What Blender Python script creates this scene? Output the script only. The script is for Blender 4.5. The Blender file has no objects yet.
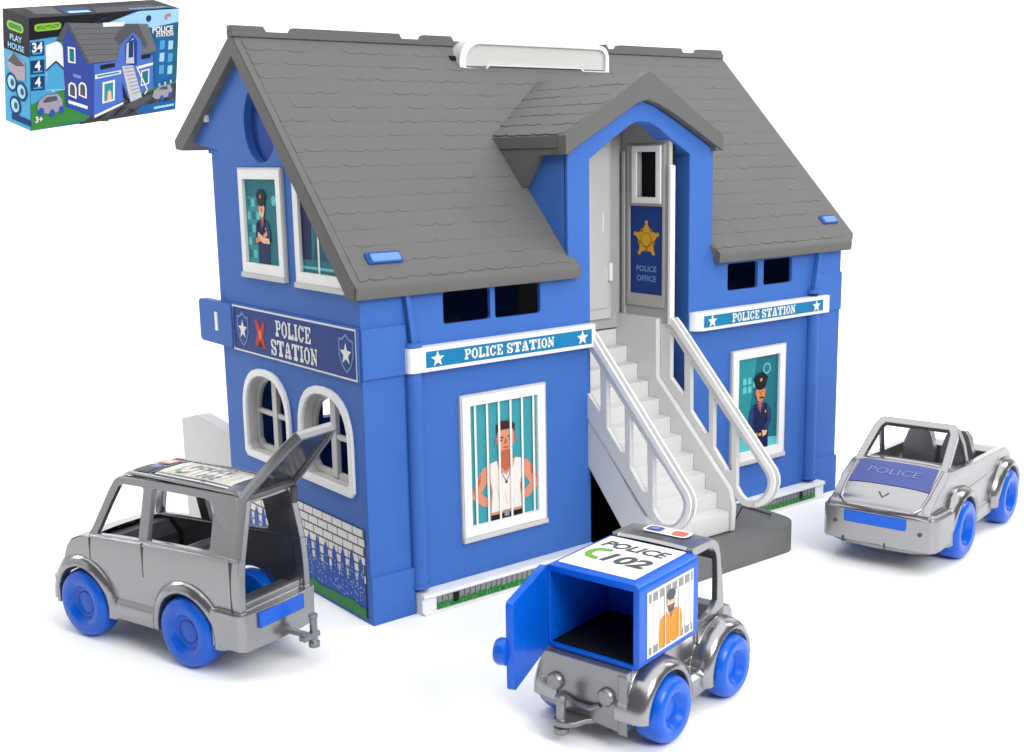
import bpy, bmesh, math, random
from mathutils import Vector, Matrix
from mathutils.geometry import tessellate_polygon
random.seed(7)
R = math.radians
scene = bpy.context.scene
COL = scene.collection

# ------------------------------------------------------------------ camera
cam_d = bpy.data.cameras.new('camera')
cam = bpy.data.objects.new('camera', cam_d)
COL.objects.link(cam)
YAW, PITCH, ROLL = 0.65795, -0.18730, -0.01836
fw = Vector((math.sin(YAW) * math.cos(PITCH), math.cos(YAW) * math.cos(PITCH), math.sin(PITCH)))
rt = Vector((math.cos(YAW), -math.sin(YAW), 0))
up = rt.cross(fw)
r2 = rt * math.cos(ROLL) + up * math.sin(ROLL)
u2 = -rt * math.sin(ROLL) + up * math.cos(ROLL)
CAM = Vector((-3.13811, -5.35156, 2.53731))
m3 = Matrix((r2, u2, -fw)).transposed()
cam.matrix_world = Matrix.Translation(CAM) @ m3.to_4x4()
cam_d.sensor_width = 36.0
cam_d.lens = 1192.75 / 1024 * 36
cam_d.clip_start = 0.05
cam_d.clip_end = 400
scene.camera = cam

# ------------------------------------------------------------------ world and studio lamps
world = bpy.data.worlds.new('World')
scene.world = world
world.use_nodes = True
bg = world.node_tree.nodes['Background']
bg.inputs[0].default_value = (0.97, 0.985, 1.0, 1)
bg.inputs[1].default_value = 0.12
HEAD = Vector((math.sin(YAW), math.cos(YAW), 0))
SIDE = Vector((math.cos(YAW), -math.sin(YAW), 0))
CTR = Vector((1.6, 0.3, 0.0))


def softbox(name, loc, target, sx, sy, power, col=(1, 1, 1)):
    l = bpy.data.lights.new(name, 'AREA')
    l.shape = 'RECTANGLE'
    l.size, l.size_y = sx, sy
    l.energy = power
    l.color = col
    o = bpy.data.objects.new(name, l)
    COL.objects.link(o)
    o.location = loc
    o.rotation_euler = (Vector(target) - Vector(loc)).to_track_quat('-Z', 'Y').to_euler()
    return o


softbox('overhead_softbox', CTR + Vector((0, 0, 8.0)) - HEAD * 1.5 + SIDE * 1.2, CTR - HEAD * 1.5 + SIDE * 1.2, 15, 15, 1350)
softbox('fill_softbox', CTR - SIDE * 9.0 - HEAD * 0.5 + Vector((0, 0, 2.6)), CTR + Vector((0, 0, 1.0)), 7, 4.5, 80)
softbox('key_softbox', CTR - HEAD * 7.5 + SIDE * 4.0 + Vector((0, 0, 5.2)), CTR + Vector((0, 0, 1.2)), 3.2, 3.2, 520)
softbox('backdrop_softbox_left', CTR + HEAD * 2.5 - SIDE * 9 + Vector((0, 0, 6.0)), CTR + HEAD * 9 - SIDE * 4 + Vector((0, 0, 3)), 4, 5, 560)
softbox('backdrop_softbox_right', CTR + HEAD * 2.5 + SIDE * 9 + Vector((0, 0, 6.0)), CTR + HEAD * 9 + SIDE * 4 + Vector((0, 0, 3)), 4, 5, 560)
scene.view_settings.view_transform = 'Standard'
scene.view_settings.look = 'None'
scene.view_settings.exposure = 0.0
scene.view_settings.gamma = 1.0
scene.render.engine = 'CYCLES'
scene.cycles.max_bounces = 8


# ------------------------------------------------------------------ materials
def srgb(r, g, b):
    f = lambda c: (c / 255 / 12.92) if c / 255 <= 0.04045 else ((c / 255 + 0.055) / 1.055) ** 2.4
    return (f(r), f(g), f(b), 1)


def plastic(name, col, rough=0.38, spec=0.5, bevel=0.012, bump=0.06, scale=90.0, metallic=0.0, tone=0.06, coat=0.0):
    """moulded plastic: soft rounded edges, faint mottling of tone, roughness and surface"""
    m = bpy.data.materials.new(name)
    m.use_nodes = True
    nt = m.node_tree
    b = nt.nodes['Principled BSDF']
    tc = nt.nodes.new('ShaderNodeTexCoord')
    n1 = nt.nodes.new('ShaderNodeTexNoise')
    n1.inputs['Scale'].default_value = scale
    n1.inputs['Detail'].default_value = 3
    nt.links.new(tc.outputs['Object'], n1.inputs['Vector'])
    n2 = nt.nodes.new('ShaderNodeTexNoise')
    n2.inputs['Scale'].default_value = 4.0
    n2.inputs['Detail'].default_value = 4
    nt.links.new(tc.outputs['Object'], n2.inputs['Vector'])
    mix = nt.nodes.new('ShaderNodeMix')
    mix.data_type = 'RGBA'
    mix.inputs[6].default_value = tuple(c * (1 - tone) for c in col[:3]) + (1,)
    mix.inputs[7].default_value = tuple(min(1, c * (1 + tone)) for c in col[:3]) + (1,)
    nt.links.new(n2.outputs['Fac'], mix.inputs[0])
    nt.links.new(mix.outputs[2], b.inputs['Base Color'])
    mr = nt.nodes.new('ShaderNodeMapRange')
    mr.inputs[3].default_value = rough - 0.06
    mr.inputs[4].default_value = rough + 0.08
    nt.links.new(n2.outputs['Fac'], mr.inputs[0])
    nt.links.new(mr.outputs[0], b.inputs['Roughness'])
    b.inputs['Metallic'].default_value = metallic
    b.inputs['Specular IOR Level'].default_value = spec
    b.inputs['Coat Weight'].default_value = coat
    b.inputs['Coat Roughness'].default_value = 0.12
    bp = nt.nodes.new('ShaderNodeBump')
    bp.inputs['Strength'].default_value = bump
    bp.inputs['Distance'].default_value = 0.01
    nt.links.new(n1.outputs['Fac'], bp.inputs['Height'])
    if bevel:
        bv = nt.nodes.new('ShaderNodeBevel')
        bv.samples = 4
        bv.inputs['Radius'].default_value = bevel
        nt.links.new(bv.outputs[0], bp.inputs['Normal'])
    nt.links.new(bp.outputs[0], b.inputs['Normal'])
    return m


def ink(name, col, rough=0.42):
    m = plastic(name, col, rough, 0.18, 0, 0.02, 60, 0, 0.05)
    return m


M = {}
M['blue'] = plastic('blue_plastic', srgb(60, 104, 179), 0.5, 0.18)
M['navy'] = plastic('navy_plastic', srgb(36, 72, 150), 0.5, 0.16)
M['bright'] = plastic('bright_blue_plastic', srgb(0, 88, 200), 0.27, 0.4, 0.01, 0.01)
M['white'] = plastic('white_plastic', srgb(232, 232, 231), 0.40)
M['pale'] = plastic('pale_grey_plastic', srgb(194, 193, 191), 0.45)
M['palestair'] = plastic('light_grey_stair_plastic', srgb(208, 207, 206), 0.45)
M['grey'] = plastic('grey_roof_plastic', srgb(96, 96, 95), 0.6, 0.25, 0.008, 0.12, 140)
M['step'] = plastic('grey_step_plastic', srgb(104, 104, 104), 0.6, 0.3, 0.012, 0.2, 60)
M['glass'] = plastic('dark_glossy_pane', srgb(46, 47, 50), 0.10, 0.6, 0, 0.0, 60)
M['recess'] = plastic('recess_grey_plastic', srgb(168, 166, 163), 0.5, 0.3)
M['clip'] = plastic('toplit_blue_plastic', srgb(84, 132, 200), 0.45)  # same plastic as the walls, light from above put into the colour
M['dark'] = plastic('dark_and_void_shade_plastic', srgb(22, 22, 26), 0.7, 0.1)  # near-black: painted shade of voids, also small dark parts
M['silver'] = plastic('silver_painted_plastic', srgb(154, 154, 156), 0.20, 0.5, 0.010, 0.008, 220, 0.86, 0.04)
M['steel'] = plastic('dull_silver_plastic', srgb(136, 136, 138), 0.30, 0.5, 0.01, 0.01, 220, 0.75, 0.05)
M['char'] = plastic('charcoal_plastic', srgb(66, 66, 70), 0.5)
for n, c in dict(teal=(22, 128, 178), paper=(244, 244, 242), navyprint=(24, 62, 138), tealdark=(24, 118, 132), tealmid=(44, 150, 160),
                 aqua=(104, 206, 208), cell=(62, 160, 172), skin=(232, 150, 118), skinlt=(246, 196, 164), skindk=(196, 104, 78), hair=(70, 36, 30), vest=(244, 236, 228),
                 uniform=(24, 36, 84), uniformlt=(46, 62, 118), capblack=(16, 20, 34), gold=(228, 172, 44), golddk=(180, 120, 24), black=(18, 18, 20), red=(214, 44, 40), orange=(240, 150, 46),
                 brick=(250, 248, 244), mortar=(120, 98, 84), fir=(38, 84, 178), dot=(150, 190, 240), lawn=(42, 134, 62), lawnlt=(108, 170, 96),
                 shieldline=(120, 158, 214), barcream=(238, 234, 226), hilltan=(206, 190, 150), greyprint=(150, 150, 154), greydk=(84, 86, 92), lilac=(84, 96, 160), lilaclt=(128, 142, 196),
                 lime=(150, 196, 54), phone=(108, 178, 62), boxblack=(14, 16, 22), boxcyan=(78, 166, 212), boxblue=(14, 98, 164), boxsky=(164, 216, 244), boxdeep=(10, 58, 112), boxteal=(18, 96, 128),
                 boxgrass=(58, 140, 60), boxroof=(112, 112, 112), boxwall=(76, 116, 204), boxwallside=(52, 74, 158), boxstair=(206, 206, 208), boxcar=(168, 160, 172), asphalt=(62, 62, 68), decalred=(206, 118, 98), darkteal=(18, 90, 108)).items():
    M[n] = ink('print_' + n, tuple(k * .82 for k in srgb(*c)[:3]) + (1,))


# ------------------------------------------------------------------ mesh builder
class Frame:
    def __init__(self, o, u, v):
        self.o = Vector(o)
        self.u = Vector(u).normalized()
        self.v = Vector(v).normalized()
        self.n = self.u.cross(self.v)

    def p(self, a, b, d=0.0):
        return self.o + self.u * (a * getattr(self, 'su', 1.0)) + self.v * b + self.n * d


XZ = Frame((0, 0, 0), (1, 0, 0), (0, 0, 1))      # faces -Y
YZ = Frame((0, 0, 0), (0, 1, 0), (0, 0, 1))      # normal +X
XY = Frame((0, 0, 0), (1, 0, 0), (0, 1, 0))      # normal +Z
SIDEOUT = Frame((0, 0, 0), (0, -1, 0), (0, 0, 1))  # faces -X, a = -y


def area2(l):
    return sum(l[i][0] * l[(i + 1) % len(l)][1] - l[(i + 1) % len(l)][0] * l[i][1] for i in range(len(l))) / 2


class MB:
    def __init__(self):
        self.v, self.f, self.mi, self.mats = [], [], [], []

    def mat(self, m):
        m = M[m] if isinstance(m, str) else m
        if m not in self.mats:
            self.mats.append(m)
        return self.mats.index(m)

    def add(self, vs, fs, m):
        k = self.mat(m)
        n = len(self.v)
        self.v += [Vector(x) for x in vs]
        for f in fs:
            self.f.append(tuple(i + n for i in f))
            self.mi.append(k)

    def box(self, lo, hi, m):
        x0, y0, z0 = lo
        x1, y1, z1 = hi
        self.add([(x0, y0, z0), (x1, y0, z0), (x1, y1, z0), (x0, y1, z0), (x0, y0, z1), (x1, y0, z1), (x1, y1, z1), (x0, y1, z1)],
                 [(0, 3, 2, 1), (4, 5, 6, 7), (0, 1, 5, 4), (1, 2, 6, 5), (2, 3, 7, 6), (3, 0, 4, 7)], m)

    def prism(self, fr, loop, d0, d1, m, holes=(), warp=None, mtop=None):
        """extrude a 2-D outline with holes from depth d0 to d1 along the frame's normal"""
        if area2(loop) < 0:
            loop = loop[::-1]
        hs = [h[::-1] if area2(h) > 0 else h for h in holes]
        loops = [loop] + hs
        pts = [p for l in loops for p in l]
        n = len(pts)
        if holes:
            tris = tessellate_polygon([[Vector((p[0], p[1], 0)) for p in l] for l in loops])
            tris = [tuple(t) for t in tris]
            tt = []
            for t in tris:
                a = area2([pts[i] for i in t])
                if abs(a) < 1e-12:
                    continue
                tt.append(t if a > 0 else t[::-1])
            tris = tt
        else:
            tris = [tuple(range(n))]
        vs = [fr.p(a, b, d0) for a, b in pts] + [fr.p(a, b, d1) for a, b in pts]
        if warp:
            vs = [warp(Vector(x)) for x in vs]
        top = [tuple(i + n for i in t) for t in tris]
        bot = [t[::-1] for t in tris]
        sides = []
        k = 0
        for l in loops:
            for i in range(len(l)):
                j = (i + 1) % len(l)
                sides.append((k + i, k + j, k + j + n, k + i + n))
            k += len(l)
        self.add(vs, sides + bot, m)
        self.add(vs, top, mtop or m)

    def flat(self, fr, loop, d, m):
        if area2(loop) < 0:
            loop = loop[::-1]
        self.add([fr.p(a, b, d) for a, b in loop], [tuple(range(len(loop)))], m)

    def rect(self, fr, a0, b0, a1, b1, d, m):
        self.flat(fr, [(a0, b0), (a1, b0), (a1, b1), (a0, b1)], d, m)

    def ell(self, fr, ca, cb, ra, rb, d, m, n=20, t0=0, t1=360):
        pts = [(ca + ra * math.cos(R(t0 + (t1 - t0) * i / n)), cb + rb * math.sin(R(t0 + (t1 - t0) * i / n))) for i in range(n + (0 if t1 - t0 == 360 else 1))]
        self.flat(fr, pts, d, m)

    def line(self, fr, pts, w, d, m):
        for (a, b), (c, e) in zip(pts, pts[1:]):
            l = math.hypot(c - a, e - b) or 1
            nx, ny = -(e - b) / l * w / 2, (c - a) / l * w / 2
            self.flat(fr, [(a + nx, b + ny), (a - nx, b - ny), (c - nx, e - ny), (c + nx, e + ny)], d, m)

    def lathe(self, o, axis, prof, m, n=40, cap=True):
        """prof = [(radius, along axis)]"""
        ax = Vector(axis).normalized()
        t = Vector((0, 0, 1)) if abs(ax.z) < 0.9 else Vector((1, 0, 0))
        e1 = ax.cross(t).normalized()
        e2 = ax.cross(e1)
        o = Vector(o)
        vs, fs = [], []
        for r, h in prof:
            for i in range(n):
                a = 2 * math.pi * i / n
                vs.append(o + ax * h + (e1 * math.cos(a) + e2 * math.sin(a)) * r)
        for k in range(len(prof) - 1):
            for i in range(n):
                j = (i + 1) % n
                fs.append((k * n + i, k * n + j, (k + 1) * n + j, (k + 1) * n + i))
        if cap:
            fs.append(tuple(range(n))[::-1])
            fs.append(tuple(range((len(prof) - 1) * n, len(prof) * n)))
        self.add(vs, fs, m)

    def tube(self, pts, r, m, n=10, closed=False):
        pts = [Vector(p) for p in pts]
        vs, fs = [], []
        N = len(pts)
        for i, p in enumerate(pts):
            a = pts[(i - 1) % N] if closed or i > 0 else p
            b = pts[(i + 1) % N] if closed or i < N - 1 else p
            t = (b - a).normalized()
            s = Vector((0, 0, 1)) if abs(t.z) < 0.95 else Vector((1, 0, 0))
            e1 = t.cross(s).normalized()
            e2 = t.cross(e1)
            for k in range(n):
                q = 2 * math.pi * k / n
                vs.append(p + (e1 * math.cos(q) + e2 * math.sin(q)) * r)
        for i in range(N if closed else N - 1):
            j = (i + 1) % N
            for k in range(n):
                l = (k + 1) % n
                fs.append((i * n + k, i * n + l, j * n + l, j * n + k))
        if not closed:
            fs.append(tuple(range(n))[::-1])
            fs.append(tuple(range((N - 1) * n, N * n)))
        self.add(vs, fs, m)

    def build(self, name, parent=None, loc=None, smooth=38, clean=True, label=None):
        me = bpy.data.meshes.new(name)
        me.from_pydata([tuple(v) for v in self.v], [], self.f)
        for m in self.mats:
            me.materials.append(m)
        me.polygons.foreach_set('material_index', self.mi)
        if clean:
            bm = bmesh.new()
            bm.from_mesh(me)
            bmesh.ops.remove_doubles(bm, verts=bm.verts, dist=1e-5)
            bmesh.ops.recalc_face_normals(bm, faces=bm.faces)
            bm.to_mesh(me)
            bm.free()
        if smooth:
            me.polygons.foreach_set('use_smooth', [True] * len(me.polygons))
            me.set_sharp_from_angle(angle=R(smooth))
        me.update()
        o = bpy.data.objects.new(name, me)
        COL.objects.link(o)
        if parent is not None:
            o.parent = parent
        if loc is not None:
            o.location = loc
        if label:
            o['label'] = label
        return o


def thing(name, label, cat, loc=(0, 0, 0), rz=0.0, group=None):
    o = bpy.data.objects.new(name, None)
    o.empty_display_size = 0.2
    COL.objects.link(o)
    o.location = loc
    o.rotation_euler = (0, 0, rz)
    o['label'] = label
    o['category'] = cat
    if group:
        o['group'] = group
    return o


def arc(cx, cy, rx, ry, t0, t1, n=12):
    return [(cx + rx * math.cos(R(t0 + (t1 - t0) * i / n)), cy + ry * math.sin(R(t0 + (t1 - t0) * i / n))) for i in range(n + 1)]


def rrect(x0, y0, x1, y1, r, n=5):
    return (arc(x1 - r, y0 + r, r, r, -90, 0, n) + arc(x1 - r, y1 - r, r, r, 0, 90, n) + arc(x0 + r, y1 - r, r, r, 90, 180, n) + arc(x0 + r, y0 + r, r, r, 180, 270, n))


# ------------------------------------------------------------------ lettering
SLAB = {
    'P': ['######.', '.##..##', '.##..##', '.##..##', '.#####.', '.##....', '.##....', '####...', '####...'],
    'O': ['..###..', '.##.##.', '##...##', '##...##', '##...##', '##...##', '##...##', '.##.##.', '..###..'],
    'L': ['####...', '.##....', '.##....', '.##....', '.##....', '.##....', '.##..##', '#######', '#######'],
    'I': ['####', '.##.', '.##.', '.##.', '.##.', '.##.', '.##.', '####', '####'],
    'C': ['..###.#', '.##.###', '##...##', '##.....', '##.....', '##.....', '##...##', '.##.##.', '..###..'],
    'E': ['#######', '.##..##', '.##...#', '.##.#..', '.####..', '.##.#..', '.##...#', '.##..##', '#######'],
    'S': ['.####.#', '##..###', '##...##', '###....', '.#####.', '...####', '##...##', '###..##', '#.####.'],
    'T': ['#########', '##.###.##', '#..###..#', '...###...', '...###...', '...###...', '...###...', '..#####..', '..#####..'],
    'A': ['...##...', '..####..', '..#.##..', '..#.##..', '.##.###.', '.######.', '.#...##.', '###.####', '###.####'],
    'N': ['###..###', '.##...#.', '.###..#.', '.####.#.', '.#.##.#.', '.#.####.', '.#..###.', '###..##.', '###...#.'],
    ' ': ['...'] * 9,
}


def slab(mb, fr, text, ca, cb, h, d, m, wscale=1.0):
    u = h / 9.0
    w = sum(len(SLAB[c][0]) + 1 for c in text) - 1
    a = ca - w * u * wscale / 2
    for ch in text:
        g = SLAB[ch]
        for r, row in enumerate(g):
            i = 0
            while i < len(row):
                if row[i] == '#':
                    j = i
                    while j < len(row) and row[j] == '#':
                        j += 1
                    y1 = cb + h / 2 - r * u
                    mb.rect(fr, a + i * u * wscale, y1 - u, a + j * u * wscale, y1, d, m)
                    i = j
                else:
                    i += 1
        a += (len(g[0]) + 1) * u * wscale


def sans(mb, fr, text, ca, cb, h, d, m, bold=0.0, shear=0.0, wscale=1.0, rot=0.0):
    """lettering outlines turned into faces lying on the frame"""
    cu = bpy.data.curves.new('lettering', 'FONT')
    cu.body = text
    cu.size = 1.0
    cu.offset = bold
    cu.shear = shear
    cu.resolution_u = 3
    ob = bpy.data.objects.new('lettering', cu)
    COL.objects.link(ob)
    dg = bpy.context.evaluated_depsgraph_get()
    me = bpy.data.meshes.new_from_object(ob.evaluated_get(dg))
    vs = [v.co.copy() for v in me.vertices]
    fs = [tuple(p.vertices) for p in me.polygons]
    bpy.data.objects.remove(ob)
    bpy.data.curves.remove(cu)
    bpy.data.meshes.remove(me)
    if not vs:
        return
    x0, x1 = min(v.x for v in vs), max(v.x for v in vs)
    y0, y1 = min(v.y for v in vs), max(v.y for v in vs)
    s = h / (y1 - y0)
    c, sn = math.cos(rot), math.sin(rot)
    out = []
    for v in vs:
        a, b = (v.x - (x0 + x1) / 2) * s * wscale, (v.y - (y0 + y1) / 2) * s
        out.append(fr.p(ca + a * c - b * sn, cb + a * sn + b * c, d))
    k = fr.n
    ff = []
    for f in fs:
        p = [out[i] for i in f[:3]]
        ff.append(f if (p[1] - p[0]).cross(p[2] - p[0]).dot(k) > 0 else f[::-1])
    mb.add(out, ff, m)


def star(ca, cb, r, k=0.42, n=5, rot=90):
    return [(ca + (r if i % 2 == 0 else r * k) * math.cos(R(rot + i * 180 / n)), cb + (r if i % 2 == 0 else r * k) * math.sin(R(rot + i * 180 / n))) for i in range(2 * n)]


def shield(ca, cb, w, h):
    return [(ca - w / 2, cb + h * .36), (ca - w * .25, cb + h * .38), (ca, cb + h * .5), (ca + w * .25, cb + h * .38), (ca + w / 2, cb + h * .36), (ca + w / 2, cb - h * .05),
            (ca + w * .32, cb - h * .32), (ca, cb - h * .5), (ca - w * .32, cb - h * .32), (ca - w / 2, cb - h * .05)]


L1 = 0.0018   # spacing of printed layers

# ================================================================== the studio sweep
sw = MB()
prof = [(-30, 0.0), (6.6, 0.0)] + [(6.6 + 2.4 * math.sin(R(a)), 2.4 - 2.4 * math.cos(R(a))) for a in range(6, 91, 6)] + [(9.0, 12.0)]
vs, fs = [], []
for i, (h, z) in enumerate(prof):
    for s in (-24, 24):
        p = CTR + HEAD * h + SIDE * s
        vs.append((p.x, p.y, z))
for i in range(len(prof) - 1):
    fs.append((2 * i, 2 * i + 1, 2 * i + 3, 2 * i + 2))
M['sweep'] = plastic('white_paper_sweep', (0.93, 0.93, 0.93, 1), 0.75, 0.15, 0, 0.02, 30, 0, 0.01)
sw.add(vs, fs, 'sweep')
swo = sw.build('studio_backdrop', smooth=60)
swo['kind'] = 'structure'
swo['label'] = 'seamless white studio backdrop under and behind the toys'
swo['category'] = 'backdrop'

# ================================================================== THE TOY STATION
W = 4.0
house = thing('toy_police_station', 'large blue toy police station house with grey roof and white stairs', 'toy house')

# ---- front wall with dormer arch
fwall = MB()
outer = [(.25, .02), (1.6, .02), (1.6, 2.475)] + [(1.72, 2.55), (1.86, 2.632), (1.93, 2.672), (1.98, 2.69), (2.04, 2.693), (2.10, 2.685), (2.16, 2.66), (2.3, 2.575)] + \
        [(2.449, 2.49), (2.449, .02), (3.76, .02), (3.76, 1.875), (2.66, 1.875), (2.66, 2.52), (2.27, 2.72), (2.12, 2.79), (2.025, 2.815), (1.93, 2.79), (1.8, 2.715), (1.43, 2.525), (1.43, 1.875), (.25, 1.875)]
holes = [rrect(.53, 1.605, .852, 1.782, .018), rrect(.886, 1.603, 1.216, 1.79, .018), rrect(2.816, 1.592, 3.118, 1.772, .018), rrect(3.176, 1.6, 3.474, 1.774, .018)]
fwall.prism(XZ, outer, -.026, 0.0, 'blue', holes)
inner_path = outer[1:13]
outer_path = [(1.555, .02), (1.555, 2.50), (1.70, 2.59), (1.84, 2.672), (1.92, 2.715), (1.975, 2.735), (2.04, 2.738), (2.11, 2.73), (2.18, 2.70), (2.32, 2.615), (2.494, 2.515), (2.494, .02)]
fwall.prism(XZ, inner_path + outer_path[::-1], -.14, -.0255, 'blue')
front_wall = fwall.build('front_wall', house)
# cheeks of the dormer
for x0, x1 in ((1.43, 1.5), (2.59, 2.66)):
    ck = MB()
    ck.prism(Frame((x0, 0, 0), (0, 1, 0), (0, 0, 1)), [(.02, 1.85), (.02, 2.53), (.62, 2.53), (.58, 2.45), (.14, 1.95)], 0, x1 - x0, 'blue')
    ck.build('dormer_cheek', house)

# ---- left wall (side)
swall = MB()


def arch_loop(y0, y1, z0, zs, zt, n=14, r=.03):
    c = (y0 + y1) / 2
    return [(y0 + r, z0), (y1 - r, z0), (y1, z0 + r)] + [(c + (y1 - y0) / 2 * (abs(math.cos(R(t))) ** .8) * (1 if math.cos(R(t)) > 0 else -1), zs + (zt - zs) * math.sin(R(t)) ** .9) for t in [180 * i / n for i in range(n + 1)]] + [(y0, z0 + r)]


ARCH = [(.825, 1.425, .70, .98, 1.262), (.115, .705, .70, .98, 1.262)]
gable = [(0, 0), (1.60, 0), (1.60, 2.565), (2.0, 2.62), (1.23, 3.12), (.06, 1.86), (0, 1.80)]
vent = [(y, z) for y, z in arc(1.02, 2.715, .205, .225, 0, 360, 44)[:-1] if z < 1.86 + (y - .06) * 1.06 - .045]
swall.prism(YZ, gable, 0, .09, 'blue', [arch_loop(*a) for a in ARCH] + [vent])
side_wall = swall.build('side_wall', house)
# recessed edge strip at the back of the side wall
st = MB()
st.box((.014, 1.60, 0), (.12, 1.735, 2.57), 'blue')
st.build('rear_corner_post', house)
vd = MB()
vd.prism(Frame((.05, 0, 0), (0, 1, 0), (0, 0, 1)), [(y, z) for y, z in arc(1.02, 2.715, .22, .24, 0, 360, 44)[:-1] if z < 1.86 + (y - .06) * 1.06 - .04], 0, .02, 'navy')
vd.build('round_vent', house)
# right wall and back wall
rw = MB()
rw.prism(YZ, [(0.02, 0), (1.66, 0), (1.66, 2.55), (1.95, 2.60), (1.23, 3.10), (.06, 1.86), (.02, 1.80)], W - .09, W, 'blue')
rw.build('side_wall', house, label='plain blue end wall away from the arched windows')
bw = MB()
bw.prism(XZ, [(.09, 0), (W - .09, 0), (W - .09, 2.55), (.09, 2.55)], -1.66, -1.58, 'blue', [[(.62, .80), (3.5, .80), (3.5, 1.32), (.62, 1.32)]])
bw.box((.09, 1.6, 2.55), (W - .09, 1.95, 2.60), 'blue')
bw.build('back_wall', house)
for lo_, hi_, nm_, mt_ in (((.09, .14, 1.36), (1.52, 1.58, 1.41), 'upper_floor', 'pale'), ((2.47, .14, 1.36), (W - .09, 1.58, 1.41), 'upper_floor', 'pale'), ((.09, .14, .02), (1.52, 1.58, .05), 'ground_floor', 'blue')):
    fl = MB()
    fl.box(lo_, hi_, mt_)
    fl.build(nm_, house)
iw = MB()  # walls coloured near-black to put in the shade under the stairs
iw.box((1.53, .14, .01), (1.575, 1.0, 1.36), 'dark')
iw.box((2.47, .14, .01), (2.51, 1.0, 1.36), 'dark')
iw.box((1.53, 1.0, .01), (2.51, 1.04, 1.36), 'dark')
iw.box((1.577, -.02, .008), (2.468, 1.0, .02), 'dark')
iw.build('understair_shade_walls', house)

# ---- corner pillars with collar and plinth
for xa, xb, nm in ((0.0, .262, 'l'), (3.745, 4.0, 'r')):
    p = MB()
    p.box((xa - .0015 if nm == 'l' else xa, -.006 if nm == 'l' else -.01, .27), (xb if nm == 'l' else xb + .004, .137, 1.9), 'blue')
    p.box((xa - .002 if nm == 'l' else xa - .012, -.022, 0), (xb + .012, .16, .2705), 'blue')
    p.box((xa - .003 if nm == 'l' else xa - .01, -.020, 1.36), (xb + .010, .16, 1.632), 'blue')
    p.build('corner_pillar', house)
# rounded rain pipes beside the pillars
for xc in (.315, 3.70):
    p = MB()
    p.lathe((xc, -.012, .165), (0, 0, 1), [(.046, 0), (.046, 1.20)], 'blue', 20)
    p.lathe((xc, -.012, .145), (0, 0, 1), [(.054, 0), (.054, .022)], 'blue', 20)
    p.lathe((xc, -.012, 1.50), (0, 0, 1), [(.052, 0), (.052, .03)], 'blue', 20)
    s = -1 if xc < 2 else 1
    p.prism(XZ, [(xc - .02, 1.53), (xc + .02, 1.53), (xc + s * .045 + .012, 1.86), (xc + s * .045 - .012, 1.86)], 0, .04, 'blue')
    p.build('drain_pipe', house)

# ---- tab on the rear edge
tb = MB()
tb.prism(Frame((-.03, 0, 0), (0, 1, 0), (0, 0, 1)), rrect(1.50, 1.36, 1.98, 1.632, .03), 0, .05, 'blue', [rrect(1.695, 1.44, 1.745, 1.57, .012)])
tab = tb.build('latch_tab', house)
tb = MB()
tb.box((-.034, 1.70, 1.445), (-.005, 1.74, 1.565), 'white')
tb.build('slot', tab)
tb = MB()
tb.prism(Frame((-.02, 0, 0), (0, 1, 0), (0, 0, 1)), [(1.70, 2.74), (1.745, 2.74), (1.72, 2.83)], 0, .02, 'white')
tb.build('gable_clip', house)
rb = MB()
rb.prism(Frame((.05, 0, 0), (0, 1, 0), (0, 0, 1)), [(1.80, 0), (2.60, 0), (2.60, .715), (2.33, .785), (1.80, .735)], 0, .10, 'pale')
rb.build('rear_annex', house)

# ---- arched windows
for a in ARCH:
    y0, y1, z0, zs, zt = a
    w_ = MB()
    o_ = arch_loop(*a)
    i_ = arch_loop(y0 + .035, y1 - .035, z0 + .035, zs, zt - .035)
    w_.prism(YZ, arch_loop(y0 - .008, y1 + .008, z0 - .008, zs, zt + .008), -.02, .0, 'white', [i_])
    fr_ = w_.build('window_frame', house)
    w_ = MB()
    w_.prism(YZ, o_, .001, .075, 'pale', [i_])
    w_.build('reveal', fr_)
    w_ = MB()
    c = (y0 + y1) / 2
    i2 = arch_loop(y0 + .07, y1 - .07, z0 + .07, zs, zt - .07)
    w_.prism(YZ, i_, .05, .075, 'pale', [i2])
    w_.box((.045, c - .028, z0 + .04), (.072, c + .03, zt - .04), 'pale')
    w_.box((.048, y0 + .04, zs - .014), (.069, y1 - .04, zs + .014), 'pale')
    w_.build('mullion', fr_)

# ---- front slit windows: thin dark rim at back is real opening; small mullion is the wall itself
# ---- white sign bands on the front
for xa, xb, ta, tb_, nm in ((.335, 1.60, .362, 1.553, 1), (2.43, 3.815, 2.525, 3.74, 2)):
    s = MB()
    if nm == 1:
        z0, z1, tc = 1.368, 1.503, 1.03
        s.prism(XY, rrect(xa - .075, -.068, xb, .02, .03), z0, z1, 'white')
    else:
        z0, z1, tc = 1.36, 1.482, 3.22
        s.prism(XY, [(2.46, .03), (2.46, .0), (2.475, -.035), (2.50, -.056), (2.53, -.066), (xb, -.066), (xb, .03)], z0, z1, 'white')
    band = s.build('sign_band', house)
    s = MB()
    F = Frame((0, -.0695, 0), (1, 0, 0), (0, 0, 1))
    zc = (z0 + z1) / 2
    s.rect(F, ta, z0 + .022, tb_, z1 - .024, 0, 'teal')
    slab(s, F, 'POLICE STATION', (ta + tb_) / 2 - .02, zc, .058, L1, 'paper', .93)
    for x in (ta + .075, tb_ - .075):
        s.flat(F, star(x, zc - .002, .046), L1, 'paper')
    s.build('lettering_panel', band, clean=False, smooth=0)


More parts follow.
